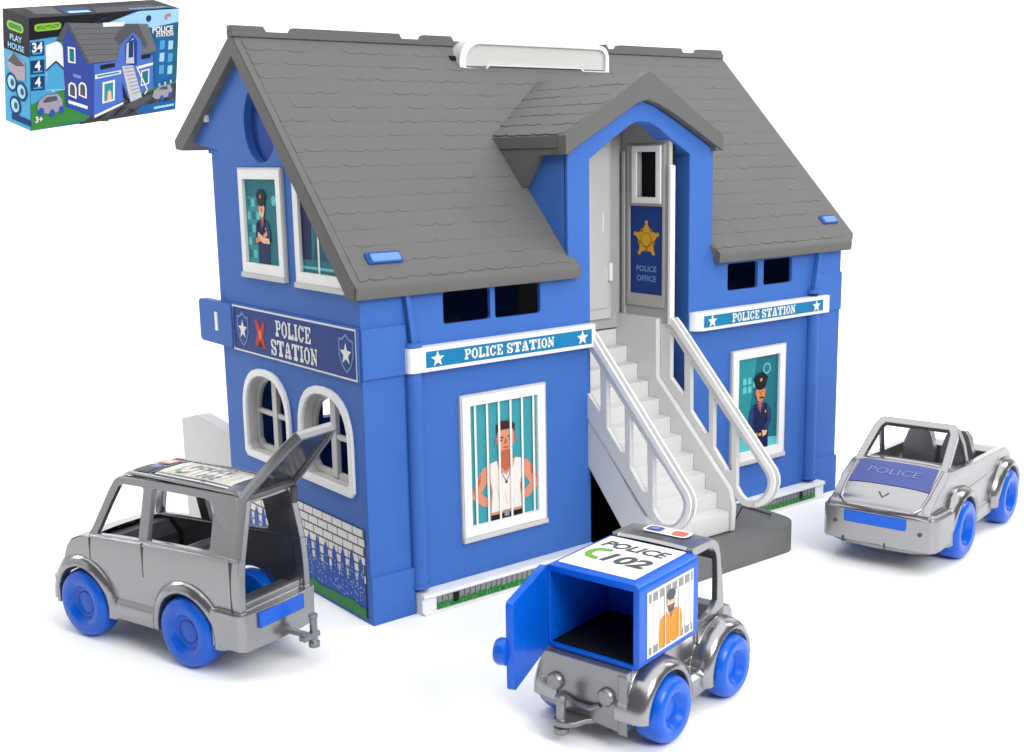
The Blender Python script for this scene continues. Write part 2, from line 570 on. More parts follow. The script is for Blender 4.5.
# ---- poster frames
def poster_frame(fr, a0, b0, a1, b1, sill=True):
    p = MB()
    p.prism(fr, [(a0, b0), (a1, b0), (a1, b1), (a0, b1)], -.005, .022, 'white', [[(a0 + .055, b0 + .06), (a1 - .055, b0 + .06), (a1 - .055, b1 - .055), (a0 + .055, b1 - .055)]])
    p.prism(fr, [(a0 - .012, b0 - .03), (a1 + .012, b0 - .03), (a1 + .012, b0), (a0 - .012, b0)], -.005, .03, 'pale')
    p.prism(fr, [(a0 - .012, b0), (a0, b0), (a0, b1), (a1, b1), (a1, b0), (a1 + .012, b0), (a1 + .012, b1 + .012), (a0 - .012, b1 + .012)], -.005, .018, 'pale')
    return p.build('poster', house), (a0 + .055, b0 + .06, a1 - .055, b1 - .055)


# prisoner behind bars (front, left)
po, (a0, b0, a1, b1) = poster_frame(XZ, .625, .362, 1.222, 1.180)
po['label'] = 'framed picture of a man in a white vest behind bars'
F = Frame((0, -.004, 0), (1, 0, 0), (0, 0, 1))
s = MB()
s.rect(F, a0, b0, a1, b1, 0, 'cell')
cx = (a0 + a1) / 2 + .012
F2 = Frame((cx * (1 - 1.13), -.004, 0), (1, 0, 0), (0, 0, 1))
F2.su = 1.13
# arms
for sg in (-1, 1):
    s.flat(F2, [(cx + sg * .085, .765), (cx + sg * .145, .745), (cx + sg * .185, .68), (cx + sg * .222, .60), (cx + sg * .214, .575), (cx + sg * .15, .52), (cx + sg * .085, .505), (cx + sg * .075, .545), (cx + sg * .13, .57), (cx + sg * .158, .598), (cx + sg * .12, .66), (cx + sg * .09, .70)], L1, 'skin')
    s.flat(F2, [(cx + sg * .16, .715), (cx + sg * .19, .66), (cx + sg * .222, .595), (cx + sg * .20, .62), (cx + sg * .165, .66)], 1.5 * L1, 'skindk')
s.flat(F2, [(cx - .09, .77), (cx + .09, .77), (cx + .115, .70), (cx + .095, .6), (cx + .10, .455), (cx - .10, .455), (cx - .095, .6), (cx - .115, .70)], 1.3 * L1, 'skin')
s.flat(F2, [(cx - .10, .765), (cx - .06, .775), (cx - .045, .715), (cx, .68), (cx + .045, .715), (cx + .06, .775), (cx + .10, .765), (cx + .10, .66), (cx + .088, .6), (cx + .10, .47), (cx - .10, .47), (cx - .088, .6), (cx - .10, .66)], 2 * L1, 'vest')
s.flat(F2, [(cx - .032, .83), (cx + .032, .83), (cx + .04, .745), (cx, .70), (cx - .04, .745)], 2.4 * L1, 'skindk')
s.flat(F2, [(cx - .056, .95), (cx + .056, .95), (cx + .052, .87), (cx + .03, .82), (cx, .805), (cx - .03, .82), (cx - .052, .87)], 2.8 * L1, 'skin')
for sg in (-1, 1):
    s.ell(F2, cx + sg * .058, .893, .012, .02, 2.6 * L1, 'skindk', 10)
    s.rect(F2, cx + sg * .028 - .013, .902, cx + sg * .028 + .013, .912, 3.6 * L1, 'hair')
    s.ell(F2, cx + sg * .028, .89, .007, .005, 3.6 * L1, 'black', 8)
s.flat(F2, [(cx - .058, .92), (cx - .06, .985), (cx - .03, 1.005), (cx + .035, 1.0), (cx + .06, .975), (cx + .058, .92), (cx + .045, .955), (cx - .045, .955)], 3.2 * L1, 'hair')
s.flat(F2, [(cx - .006, .9), (cx + .006, .9), (cx + .011, .868), (cx - .011, .868)], 3.6 * L1, 'skindk')
s.flat(F2, [(cx - .034, .83), (cx + .034, .83), (cx + .022, .808), (cx, .80), (cx - .022, .808)], 3.4 * L1, 'skindk')
s.rect(F2, cx - .016, .842, cx + .016, .850, 3.8 * L1, 'red')
s.line(F2, [(cx - .045, .735), (cx - .012, .66), (cx, .645), (cx + .012, .66), (cx + .045, .735)], .006, 3 * L1, 'greyprint')
s.ell(F2, cx, .638, .009, .009, 3.4 * L1, 'greydk', 8)
for k in range(3):
    s.line(F2, [(cx - .06 + k * .05, .62 - .04 * k), (cx - .04 + k * .045, .50)], .004, 2.6 * L1, 'skinlt')
s.rect(F2, cx - .10, b0, cx + .10, .452, 2.2 * L1, 'black')
s.rect(F2, cx - .016, b0 + .01, cx + .016, .468, 2.8 * L1, 'greyprint')
for k in range(6):
    a = a0 + (a1 - a0) * (k + .45) / 5.75
    s.rect(F, a - .0075, b0, a + .0075, b1, 5 * L1, 'paper')
s.build('picture', po, clean=False, smooth=0)


def cop(s, F, cx, zb, k, m0, pose, lockers=True, a0=0, b0=0, a1=1, b1=1):
    """a printed officer in a cap; k scales the figure, zb its lowest edge"""
    P_ = lambda pts: [(cx + a * k, zb + b * k) for a, b in pts]
    d = m0
    s.flat(F, P_([(-.15, 0), (.15, 0), (.15, .16), (.17, .42), (.12, .52), (.04, .55), (-.04, .55), (-.12, .52), (-.17, .42), (-.15, .16)]), d, 'uniform')
    s.flat(F, P_([(-.05, .56), (.05, .56), (.05, .50), (0, .40), (-.05, .50)]), d + L1, 'skindk')
    s.line(F, P_([(-.045, .54), (0, .40)]), .018 * k, d + 1.6 * L1, 'uniformlt')
    s.line(F, P_([(.045, .54), (0, .40)]), .018 * k, d + 1.6 * L1, 'uniformlt')
    s.flat(F, P_([(-.075, .74), (.075, .74), (.072, .64), (.045, .575), (0, .555), (-.045, .575), (-.072, .64)]), d + 2 * L1, 'skin' if pose else 'skinlt')
    s.flat(F, P_([(-.085, .735), (.085, .735), (.095, .77), (.125, .83), (.06, .89), (0, .905), (-.06, .89), (-.125, .83), (-.095, .77)]), d + 3 * L1, 'capblack')
    s.flat(F, P_([(-.085, .74), (.085, .74), (.06, .705), (0, .695), (-.06, .705)]), d + 3.4 * L1, 'black')
    s.flat(F, star(cx, zb + .815 * k, .032 * k), d + 4 * L1, 'gold')
    for sg in (-1, 1):
        s.ell(F, cx + sg * .03 * k, zb + .675 * k, .009 * k, .008 * k, d + 4 * L1, 'black', 8)
        s.ell(F, cx + sg * .08 * k, zb + .67 * k, .014 * k, .026 * k, d + 1.8 * L1, 'skindk', 8)
    s.flat(F, P_([(-.008, .67), (.008, .67), (.016, .63), (-.016, .63)]), d + 3 * L1, 'skindk')
    if pose == 0:      # arms folded
        for sg in (-1, 1):
            s.flat(F, P_([(sg * .12, .52), (sg * .17, .47), (sg * .20, .33), (sg * .16, .26), (sg * .10, .30), (sg * .12, .40)]), d + 1.5 * L1, 'uniformlt' if sg > 0 else 'uniform')
        s.flat(F, P_([(-.19, .25), (.02, .285), (.14, .36), (.12, .41), (0, .345), (-.18, .31)]), d + 3 * L1, 'skin')
        s.flat(F, P_([(.19, .25), (.0, .255), (-.13, .34), (-.10, .39), (.02, .325), (.18, .315)]), d + 3.6 * L1, 'skinlt')
    else:              # hands on the belt
        s.flat(F, P_([(-.12, .52), (-.18, .46), (-.20, .28), (-.12, .17), (-.07, .20), (-.13, .29), (-.11, .42)]), d + 1.5 * L1, 'uniformlt')
        s.flat(F, P_([(.12, .52), (.19, .44), (.20, .30), (.11, .20), (.07, .24), (.13, .32), (.11, .42)]), d + 1.5 * L1, 'uniformlt')
        s.flat(F, P_([(-.13, .17), (-.05, .20), (-.04, .155), (-.11, .135)]), d + 3 * L1, 'skin')
        s.flat(F, P_([(.13, .20), (.03, .215), (.05, .135), (.11, .155)]), d + 3 * L1, 'skinlt')
        s.rect(F, cx - .15 * k, zb + .15 * k, cx + .15 * k, zb + .185 * k, d + 1.8 * L1, 'black')
        s.rect(F, cx - .025 * k, zb + .15 * k, cx + .025 * k, zb + .185 * k, d + 2.4 * L1, 'gold')
        s.flat(F, P_([(-.03, .66), (.06, .665), (.08, .61), (.03, .58), (-.02, .61)]), d + 2.6 * L1, 'orange')
        s.rect(F, cx - .02 * k, zb + .595 * k, cx + .05 * k, zb + .615 * k, d + 4 * L1, 'hair')
    s.flat(F, star(cx + .09 * k, zb + .43 * k, .024 * k), d + 2.6 * L1, 'gold')


# officer (front, right)
po, (a0, b0, a1, b1) = poster_frame(XZ, 2.868, .400, 3.402, 1.168)
po['label'] = 'framed picture of an officer in a peaked cap, hands at the belt'
s = MB()
s.rect(F, a0, b0, a1, b1, 0, 'tealdark')
s.flat(F, [(a0, b1), (a0 + .2, b1), (a0 + .08, b0), (a0, b0)], .5 * L1, 'tealmid')
for x, z in ((a0 + .06, .93), (a0 + .11, .93), (a0 + .06, .87), (a0 + .11, .87), (a0 + .16, .9)):
    s.rect(F, x, z, x + .035, z + .045, .9 * L1, 'aqua')
s.ell(F, a1 - .12, 1.02, .04, .04, .9 * L1, 'aqua', 14)
s.ell(F, a1 - .12, 1.02, .028, .028, 1.2 * L1, 'tealdark', 14)
s.flat(F, [(a0, b0), (a1, b0), (a1, b0 + .06), (a0, b0 + .1)], .9 * L1, 'aqua')
cop(s, F, (a0 + a1) / 2 + .025, b0 + .0, .60, 1.4 * L1, 1)
s.build('picture', po, clean=False, smooth=0)

# two posters high on the side wall
FS = Frame((0, 0, 0), (0, -1, 0), (0, 0, 1))
po, (a0, b0, a1, b1) = poster_frame(FS, -1.305, 1.848, -.775, 2.452)
po['label'] = 'framed picture of an officer with folded arms'
FSa = Frame((-.004, 0, 0), (0, -1, 0), (0, 0, 1))
s = MB()
s.rect(FSa, a0, b0, a1, b1, 0, 'tealdark')
s.rect(FSa, a0, b0, a0 + .19, b1 - .10, .5 * L1, 'tealmid')
for r_ in range(5):
    for c_ in range(3):
        s.rect(FSa, a0 + .015 + c_ * .06, b0 + .03 + r_ * .075, a0 + .055 + c_ * .06, b0 + .075 + r_ * .075, .9 * L1, 'aqua' if (r_ + c_) % 2 else 'tealdark')
s.ell(FSa, a1 - .06, b1 - .12, .03, .03, .9 * L1, 'aqua', 12)
cop(s, FSa, (a0 + a1) / 2 + .0, b0 + .0, .48, 1.4 * L1, 0)
s.build('picture', po, clean=False, smooth=0)

po, (a0, b0, a1, b1) = poster_frame(FS, -.63, 1.835, -.105, 2.44)
po['label'] = 'framed picture of a dim blue room, half hidden by the roof edge'


def clip_under_roof(o):
    bm = bmesh.new()
    bm.from_mesh(o.data)
    bmesh.ops.bisect_plane(bm, geom=bm.verts[:] + bm.edges[:] + bm.faces[:], plane_co=(0, .06, 1.81), plane_no=(0, -1.07, 1), clear_outer=True)
    bm.to_mesh(o.data)
    bm.free()


clip_under_roof(po)
s = MB()
s.rect(FSa, a0, b0, a1, b1, 0, 'tealdark')
s.flat(FSa, [(a0, b1), (a0 + .12, b1), (a0 + .1, b0 + .07), (a0, b0 + .07)], .6 * L1, 'uniform')
s.flat(FSa, [(a0 + .12, b0 + .07), (a0 + .40, b0 + .07), (a0 + .38, b0 + .28), (a0 + .2, b0 + .33)], .6 * L1, 'darkteal')
s.rect(FSa, a0, b0 + .02, a1, b0 + .035, .9 * L1, 'aqua')
s.rect(FSa, a0 + .175, b0, a0 + .195, b0 + .3, 1.2 * L1, 'paper')
s.flat(FSa, [(a0 + .14, b0 + .24), (a0 + .23, b0 + .24), (a0 + .21, b0 + .34), (a0 + .17, b0 + .40), (a0 + .15, b0 + .33)], 1.5 * L1, 'gold')
clip_under_roof(s.build('picture', po, clean=False, smooth=0))

# ---- side sign POLICE STATION
sg = MB()
sg.prism(FS, [(-1.515, 1.345), (-.005, 1.345), (-.005, 1.64), (-1.515, 1.64)], -.005, .016, 'blue')
sign = sg.build('side_sign', house)
s = MB()
FB = Frame((-.018, 0, 0), (0, -1, 0), (0, 0, 1))
s.rect(FB, -1.505, 1.352, -.012, 1.632, 0, 'paper')
s.rect(FB, -1.492, 1.363, -.022, 1.621, L1, 'navyprint')
for y in (-1.36, -.115):
    s.flat(FB, shield(y, 1.492, .155, .215), 2 * L1, 'shieldline')
    s.flat(FB, shield(y, 1.492, .132, .188), 2.6 * L1, 'navyprint')
    s.flat(FB, star(y, 1.49, .062), 3.2 * L1, 'paper')
# red emblem
em_ = lambda pts: [(-1.128 + (a + 1.128) * .82, 1.487 + (b - 1.487) * .82) for a, b in pts]
s.flat(FB, em_([(-1.21, 1.575), (-1.165, 1.59), (-1.12, 1.52), (-1.07, 1.585), (-1.05, 1.555), (-1.085, 1.47), (-1.045, 1.39), (-1.10, 1.385), (-1.13, 1.44), (-1.185, 1.385), (-1.21, 1.41), (-1.17, 1.49)]), 2 * L1, 'red')
s.flat(FB, em_([(-1.14, 1.53), (-1.12, 1.50), (-1.10, 1.53), (-1.105, 1.46), (-1.13, 1.44), (-1.145, 1.48)]), 2.6 * L1, 'orange')
s.flat(FB, em_([(-1.17, 1.39), (-1.10, 1.388), (-1.12, 1.43), (-1.15, 1.43)]), 3 * L1, 'black')
slab(s, FB, 'POLICE', -.71, 1.544, .094, 2.2 * L1, 'paper', .92)
slab(s, FB, 'STATION', -.71, 1.428, .094, 2.2 * L1, 'paper', .92)
s.build('lettering_panel', sign, clean=False, smooth=0)

# ---- printed wall sticker: bricks, firs, lawn
s = MB()
FK = Frame((-.005, 0, 0), (0, -1, 0), (0, 0, 1))
ya, yb = -1.5, -.035
s.rect(FK, ya, .025, yb, .532, 0, 'mortar')
rows = 7
for r_ in range(rows):
    z0 = .535 - (r_ + 1) * .052
    off = .056 if r_ % 2 else 0
    y = ya - off
    while y < yb:
        w_ = .105
        l, rr = max(y, ya), min(y + w_, yb)
        if rr - l > .01:
            s.rect(FK, l, z0 + .004, rr, z0 + .046, L1, 'brick')
        y += .112
pts = [(ya, .06)]
y = ya
while y < yb - .02:
    e = min(y + .098, yb)
    mid = (y + e) / 2
    h_ = .385 + random.uniform(-.02, .015)
    pts += [(y, .20), (y + .012, .22), (y + .022, .285), (mid - .026, .315), (mid - .016, h_ - .035), (mid, h_), (mid + .016, h_ - .035), (mid + .026, .315), (e - .022, .285), (e - .012, .22)]
    y = e
pts += [(yb, .20), (yb, .06)]
s.flat(FK, pts, 2 * L1, 'fir')
for _ in range(300):
    y, z = random.uniform(ya + .01, yb - .01), random.uniform(.10, .30)
    s.ell(FK, y, z, .0065, .0065, 3 * L1, 'dot', 6)
s.flat(FK, [(ya, .025), (yb, .025), (yb, .085)] + [(yb + (ya - yb) * k / 30, .085 + random.uniform(-.008, .018)) for k in range(1, 30)] + [(ya, .085)], 3.5 * L1, 'lawn')
s.build('wall_sticker', house, clean=False, smooth=0)

# ---- white base ledges with the fence and grass strip
for xa, xb, sa, sb in ((.282, 1.6, .378, 1.55), (2.46, 3.80, 2.55, 3.70)):
    p = MB()
    p.box((xa, -.075, 0), (xb, .02, .118), 'white')
    p.box((xa + .002, -.092, .098), (xb - .002, .0, .121), 'white')
    p.box((xa + .004, -.092, 0.001), (xb - .004, -.04, .014), 'white')
    base = p.build('base_ledge', house)
    s = MB()
    FG = Frame((0, -.0775, 0), (1, 0, 0), (0, 0, 1))
    s.rect(FG, sa, .018, sb, .096, 0, 'greydk')
    x = sa
    while x < sb - .01:
        s.rect(FG, x + .003, .018, min(x + .034, sb), .094, L1, 'greyprint')
        x += .038
    n = 60
    s.flat(FG, [(sa, .018), (sb, .018)] + [(sb + (sa - sb) * k / n, (.058 if k % 2 else .040) + random.uniform(0, .012)) for k in range(n + 1)], 2 * L1, 'lawn')
    for k in range(40):
        x = random.uniform(sa, sb - .02)
        s.flat(FG, [(x, .02), (x + .012, .02), (x + .008, .045)], 3 * L1, 'lawnlt')
    dx = sa + .11 if xa < 2 else sb - .18
    s.rect(FG, dx, .036, dx + .035, .09, 4 * L1, 'black')
    s.build('fence_print', base, clean=False, smooth=0)

# ---- roof
YR, ZR = 1.23, 3.23
SL = (Vector((0, -1.28, -1.37))).normalized()
FRs = Frame((0, YR, ZR), (1, 0, 0), SL)           # normal points into the house
UPN = -FRs.n
LS = 1.875
XL, XR = -.05, 4.06
NX0, NX1, NS = 1.44, 2.645, .93
rf = MB()
rf.prism(FRs, [(XL, 0), (XR, 0), (XR + .075, LS - .055), (XR + .02, LS), (NX1 + .045, LS), (NX1, LS - .05), (NX1, NS), (NX0, NS), (NX0, LS - .06), (NX0 + .035, LS), (XL + .02, LS), (XL, LS - .02)], .0, .085, 'grey')
# eave lip
for xa, xb in ((XL + .005, NX0 + .04), (NX1 + .03, XR + .0)):
    rf.prism(YZ, [(-.052, 1.862), (-.062, 1.845), (-.056, 1.79), (-.03, 1.785), (.05, 1.86), (.05, 1.95)], xa, xb, 'grey')
# rake boards
for xa in (XL - .004, XR - .056):
    rf.prism(Frame((xa, 0, 0), (0, 1, 0), (0, 0, 1)), [(1.23, 3.225), (-.045, 1.858), (-.03, 1.785), (.03, 1.80), (1.23, 3.10)], 0, .06, 'grey')
# back slope
Bk = Vector((0, .84, -.64)).normalized()
rf.prism(YZ, [(1.23, 3.225), (2.14, 2.635), (2.13, 2.58), (2.03, 2.57), (1.23, 3.10)], XL - .002, XR, 'grey')
roof = rf.build('roof', house)


def shingles(mb, fr, s0, s1, n, xr, tw, lift, nrm_sign, m='grey'):
    """courses of scalloped tiles lying on frame fr; xr(s) gives the covered spans"""
    pitch = (s1 - s0) / n
    for r_ in range(n):
        a, b = s0 + r_ * pitch, s0 + (r_ + 1) * pitch
        for x0, x1 in xr((a + b) / 2):
            off = (tw / 2 if r_ % 2 else 0) + random.uniform(-.01, .01)
            xs = [x0]
            k = math.floor((x0 - off) / tw)
            marks = []
            x = off + k * tw
            while x < x1:
                for t in (0.0, .04, .10, .2, .35, .5, .65, .8, .90, .96):
                    xx = x + t * tw
                    if x0 < xx < x1:
                        marks.append((xx, t))
                x += tw
            marks = [(x0, ((x0 - off) / tw) % 1)] + marks + [(x1, ((x1 - off) / tw) % 1)]
            top, bot, base = [], [], []
            jig = {}
            for xx, t in marks:
                kk = math.floor((xx - off) / tw + 1e-6)
                if kk not in jig:
                    jig[kk] = (random.uniform(-.004, .004), random.uniform(-.0012, .0015))
                dr = -.017 * abs(2 * t - 1) ** 4 + jig[kk][0]
                bb = min(b + dr, s1)
                l_ = lift + jig[kk][1]
                top.append(fr.p(xx, a - pitch * .25 if r_ else a, -nrm_sign * .0015))
                bot.append(fr.p(xx, bb, -nrm_sign * l_))
                base.append(fr.p(xx, bb + .001, nrm_sign * .002))
            N = len(marks)
            fsx = []
            for i in range(N - 1):
                fsx.append((i, i + 1, N + i + 1, N + i))
                fsx.append((N + i, N + i + 1, 2 * N + i + 1, 2 * N + i))
            mb.add(top + bot + base, fsx, m)


sh = MB()
shingles(sh, FRs, .03, LS - .03, 16, lambda s_: [(XL + .045, XR - .03)] if s_ < NS else [(XL + .045, NX0 - .015), (NX1 + .02, XR - .03)], .128, .0028, 1)
sh.build('shingles', roof, smooth=0, clean=False)

# ridge caps
rc = MB()
rc.box((XL - .008, YR - .035, 3.205), (XR, YR + .03, 3.238), 'grey')
for xa, xb in ((XL - .008, .165), (.325, 1.10), (1.25, 1.50), (2.80, 2.86), (2.95, 3.62), (3.78, XR)):
    rc.prism(XZ, [(xa, 3.236), (xb, 3.236), (xb - .02, 3.268), (xa + (.02 if xa > 0 else 0), 3.268)], -YR - .028, -YR + .028, 'grey')
rc.build('ridge_cap', roof)

# blue clips through the eaves
for xa, xb, sc in ((.105, .300, 1.70), (3.885, 4.03, 1.68)):
    c = MB()
    c.prism(FRs, rrect(xa - .012, sc - .035, xb + .012, sc + .042, .012), -.0105, .01, 'navy')
    c.prism(FRs, rrect(xa + .012, sc - .018, xb, sc + .034, .012), -.020, .01, 'clip')
    c.build('roof_clip', roof)

# dormer roof
dm = MB()
AX, AZ = 2.04, 2.985
yv = lambda z: 1.23 - (3.23 - z) / 1.0703
EL, ER, EZ = 1.375, 2.695, 2.615
# fascia chevron
fo = [(EL, EZ), (AX - .03, AZ - .012), (AX, AZ), (AX + .03, AZ - .012), (ER, EZ - .01), (ER, EZ - .105), (2.655, 2.53), (2.27, 2.73), (2.12, 2.795), (2.025, 2.82), (1.93, 2.795), (1.8, 2.725), (1.425, 2.53), (EL, 2.505)]
dm.prism(XZ, fo, -.02, .055, 'grey')
# slabs: left and right planes with wedge to the main slope
for ex, ez in ((EL + .004, EZ - .003), (ER - .004, EZ - .013)):
    t_ = .07
    vs = [(ex, -.05, ez), (AX, -.05, AZ), (AX, yv(AZ) + .08, AZ), (ex, yv(ez) + .08, ez), (ex, -.05, ez - t_), (AX, -.05, AZ - t_), (AX, yv(AZ) + .05, AZ - t_), (ex, yv(ez) + .05, ez - t_)]
    dm.add(vs, [(0, 1, 2, 3), (7, 6, 5, 4), (0, 4, 5, 1), (3, 2, 6, 7), (0, 3, 7, 4)], 'grey')
# side skirts of the dormer eaves that run down onto the main slope
for x0 in (EL + .009, ER - .059):
    dm.prism(Frame((x0, 0, 0), (0, 1, 0), (0, 0, 1)), [(.68, 2.612), (-.046, 2.606), (-.046, 2.509), (.20, 2.50), (.36, 2.315), (.40, 2.31), (.42, 2.35)], 0, .05, 'grey')
dorm = dm.build('dormer_roof', house)
ds = MB()
for sgn, ex, ez in ((-1, EL, EZ), (1, ER, EZ - .01)):
    dv = Vector((ex - AX, 0, ez - AZ))
    ln = dv.length
    fr = Frame((AX, -.05, AZ), (0, 1, 0), dv)
    ns = 1 if fr.n.z < 0 else -1

    def span(s_, ex=ex, ez=ez, ln=ln):
        z = AZ + (ez - AZ) * s_ / ln
        return [(.025, yv(z) + .055)]
    shingles(ds, fr, .035, ln - .012, 6, span, .128, .0036, ns)
ds.build('shingles', dorm, smooth=0, clean=False)

# carry handle on the ridge
hd = MB()
hl = [(1.452, 3.055), (1.447, 3.10)] + arc(1.60, 3.10, .15, .148, 180, 90, 8) + arc(2.665, 3.16, .075, .08, 90, 0, 6) + [(2.742, 3.06), (2.50, 3.06), (2.475, 3.078), (1.69, 3.078), (1.655, 3.05)]
hd.prism(XZ, hl, -1.24, -1.085, 'pale')
hin = [(1.50, 3.065), (1.50, 3.10)] + arc(1.62, 3.10, .12, .113, 180, 90, 8) + arc(2.65, 3.15, .06, .063, 90, 0, 6) + [(2.705, 3.068), (2.51, 3.068), (2.48, 3.086), (1.685, 3.086), (1.65, 3.058)]
hd.prism(XZ, hl, -1.085, -1.07, 'white', [hin])
hd.build('carry_handle', house)
hp = MB()
hp.lathe((1.41, 1.14, 3.11), (1, 0, 0), [(.03, 0), (.03, .06)], 'dark', 14)
hp.build('handle_pivot', house)

# ---- entrance recess and door
rec = MB()
rec.prism(XZ, [(1.6, 1.36), (2.33, 1.36), (2.33, 2.78), (2.05, 2.86), (1.6, 2.62)], -.50, -.47, 'recess')
rec.box((1.52, .14, 1.36), (1.60, .60, 2.56), 'recess')
rec.build('entrance_back_wall', house)
ol = MB()
ol.box((1.93, .45, 1.43), (2.185, .471, 2.60), 'pale')
ol.box((1.95, .444, 1.50), (2.165, .4505, 2.55), 'pale')
olo = ol.build('inner_panel', house)
ol = MB()
ol.box((2.15, .425, 1.68), (2.18, .446, 1.80), 'white')
ol.build('handle', olo)
ol = MB()
ol.box((2.10, .438, 2.00), (2.115, .446, 2.13), 'white')
ol.build('slot', olo)
FD = Frame((2.29, 0, 0), (0, -1, 0), (0, 0, 1))     # faces -X
dw = MB()
dw.prism(FD, [(-.46, 1.42), (-.025, 1.42), (-.025, 2.575), (-.12, 2.70), (-.25, 2.76), (-.46, 2.80)], -.03, 0, 'recess', [[(-.30, 2.225), (-.127, 2.225), (-.127, 2.51), (-.30, 2.51)]])
dw.prism(FD, [(-.020, 1.42), (.002, 1.42), (.002, 2.42), (-.020, 2.43)], -.028, .012, 'white')
dw.prism(FD, [(-.445, 1.42), (-.42, 1.42), (-.42, 2.52), (-.445, 2.52)], -.02, .016, 'recess')
door = dw.build('door', house)
dw = MB()
dw.prism(FD, [(-.40, 1.52), (-.055, 1.52), (-.055, 2.56), (-.40, 2.56)], .0005, .010, 'recess',
         [[(-.372, 1.60), (-.075, 1.60), (-.075, 2.168), (-.372, 2.168)], [(-.305, 2.22), (-.122, 2.22), (-.122, 2.515), (-.305, 2.515)]])
dw.prism(FD, [(-.345, 2.185), (-.085, 2.185), (-.085, 2.55), (-.345, 2.55)], .009, .020, 'white', [[(-.302, 2.225), (-.126, 2.225), (-.126, 2.51), (-.302, 2.51)]])
dw.build('door_panel', door)
s = MB()
FDa = Frame((2.288, 0, 0), (0, -1, 0), (0, 0, 1))
s.rect(FDa, -.373, 1.598, -.074, 2.169, 0, 'navyprint')
ca = -.222
st8 = star(ca, 1.955, .112, .6)
s.flat(FDa, st8, L1, 'gold')
s.ell(FDa, ca, 1.95, .05, .05, 2 * L1, 'golddk', 14)
s.ell(FDa, ca, 1.953, .042, .042, 2.5 * L1, 'gold', 14)
for k in range(5):
    s.ell(FDa, ca + .108 * math.cos(R(90 + k * 72)), 1.955 + .108 * math.sin(R(90 + k * 72)), .015, .015, 1.5 * L1, 'gold', 8)
    s.ell(FDa, ca + .07 * math.cos(R(126 + k * 72)), 1.955 + .07 * math.sin(R(126 + k * 72)), .014, .014, 1.5 * L1, 'golddk', 8)
sans(s, FDa, 'POLICE', ca, 1.765, .038, L1, 'shieldline', .02, 0, 1.1)
sans(s, FDa, 'OFFICE', ca, 1.702, .038, L1, 'shieldline', .02, 0, 1.1)
s.build('door_print', door, clean=False, smooth=0)
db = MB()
db.box((2.325, .03, 1.42), (2.345, .45, 2.70), 'dark')  # near-black sheet painting the unlit room behind the door window
db.build('room_shade_panel', door)

# ---- staircase
SX0, SX1 = 1.625, 2.25
tips = []
n = 11
for k in range(n + 1):
    y = .571 - k * .1022
    z = 1.4536 - k * .1036
    tips.append((y, z))
pts = []
for k, (y, z) in enumerate(tips):
    yb_ = y + .1022
    pts += [(yb_, z), (y, z)]
pts += [(tips[-1][0], .19), (tips[-1][0] + .12, .19), (.57, 1.05), (.673, 1.05)]
sc = MB()
sc.prism(YZ, pts, SX0, SX1, 'palestair')
stairs = sc.build('staircase', house)
sw_ = MB()
sw_.prism(YZ, [(.57, 1.455), (.095, 1.455), (.095, 1.07), (-.545, .455), (-.575, .35), (-.565, .19), (-.40, .19), (.57, .95)], SX1 + .002, SX1 + .04, 'palestair')
sw_.build('stair_side_wall', stairs)
sl_ = MB()
sl_.prism(YZ, [(.12, 1.06), (.03, .965), (-.545, .345), (-.555, .20), (-.40, .18), (.03, .645), (.12, .745)], SX0 - .045, SX0 - .002, 'palestair')
sl_.prism(YZ, [(.12, 1.09), (-.47, .455), (-.50, .40), (.03, .97), (.12, 1.065)], SX0 - .025, SX0 - .0015, 'palestair')
sl_.build('stringer', stairs)
RAIL_O = [(.13, 1.455), (-.015, 1.467), (-.06, 1.43), (-.855, .634)] + [(-.876, .59), (-.878, .553), (-.862, .49), (-.821, .433), (-.775, .392), (-.729, .373), (-.67, .36), (-.619, .361), (-.562, .397), (-.50, .44), (.12, 1.03)]
RAIL_H = [[(.005, 1.375), (-.118, 1.25), (-.122, .965), (.005, 1.075)], [(-.172, 1.20), (-.330, 1.045), (-.336, .765), (-.30, .76), (-.175, .885)], [(-.372, 1.0), (-.520, .857), (-.528, .560), (-.49, .555), (-.374, .68)],
          [(-.565, .81), (-.655, .742), (-.79, .605), (-.812, .57), (-.812, .525), (-.79, .475), (-.745, .425), (-.70, .405), (-.645, .402), (-.60, .43), (-.567, .47)]]
for x0 in (SX0 - .05, SX1 + .042):
    r_ = MB()
    r_.prism(Frame((x0, 0, 0), (0, 1, 0), (0, 0, 1)), RAIL_O, 0, .03, 'palestair', RAIL_H)
    # broad top handrail
    hrp = [(-.015, 1.467), (-.06, 1.43), (-.855, .634), (-.876, .59), (-.878, .553), (-.862, .49), (-.821, .433), (-.775, .392), (-.729, .373)]
    inn = [(.01, 1.43), (-.04, 1.39), (-.825, .61), (-.842, .575), (-.842, .545), (-.83, .50), (-.80, .455), (-.762, .42), (-.725, .405)]
    r_.prism(Frame((x0 - .012, 0, 0), (0, 1, 0), (0, 0, 1)), hrp + inn[::-1], 0, .056, 'white')
    r_.build('railing', stairs)

# ---- grey ground step
gs = MB()
o_ = [(1.72, -.36), (1.72, -.66)] + [(1.77, -.70)] + [(2.30, -.70)] + arc(2.62, -.52, .16, .18, -90, 0, 6) + [(2.80, -.2), (2.62, -.10), (2.2, -.10)]
gs.prism(XY, o_, 0, .165, 'step')
inn = [(2.32, -.05), (2.32, -.50), (2.40, -.555), (2.52, -.545), (2.66, -.52), (2.745, -.48), (2.755, -.22), (2.60, -.04)]
gs.prism(XY, o_, .165, .180, 'step', [inn])
gstep = gs.build('ground_step', house)
gp = MB()
gp.lathe((2.37, -.45, .165), (0, 0, 1), [(.035, 0), (.032, .035)], 'step', 14)
gp.build('peg', gstep)


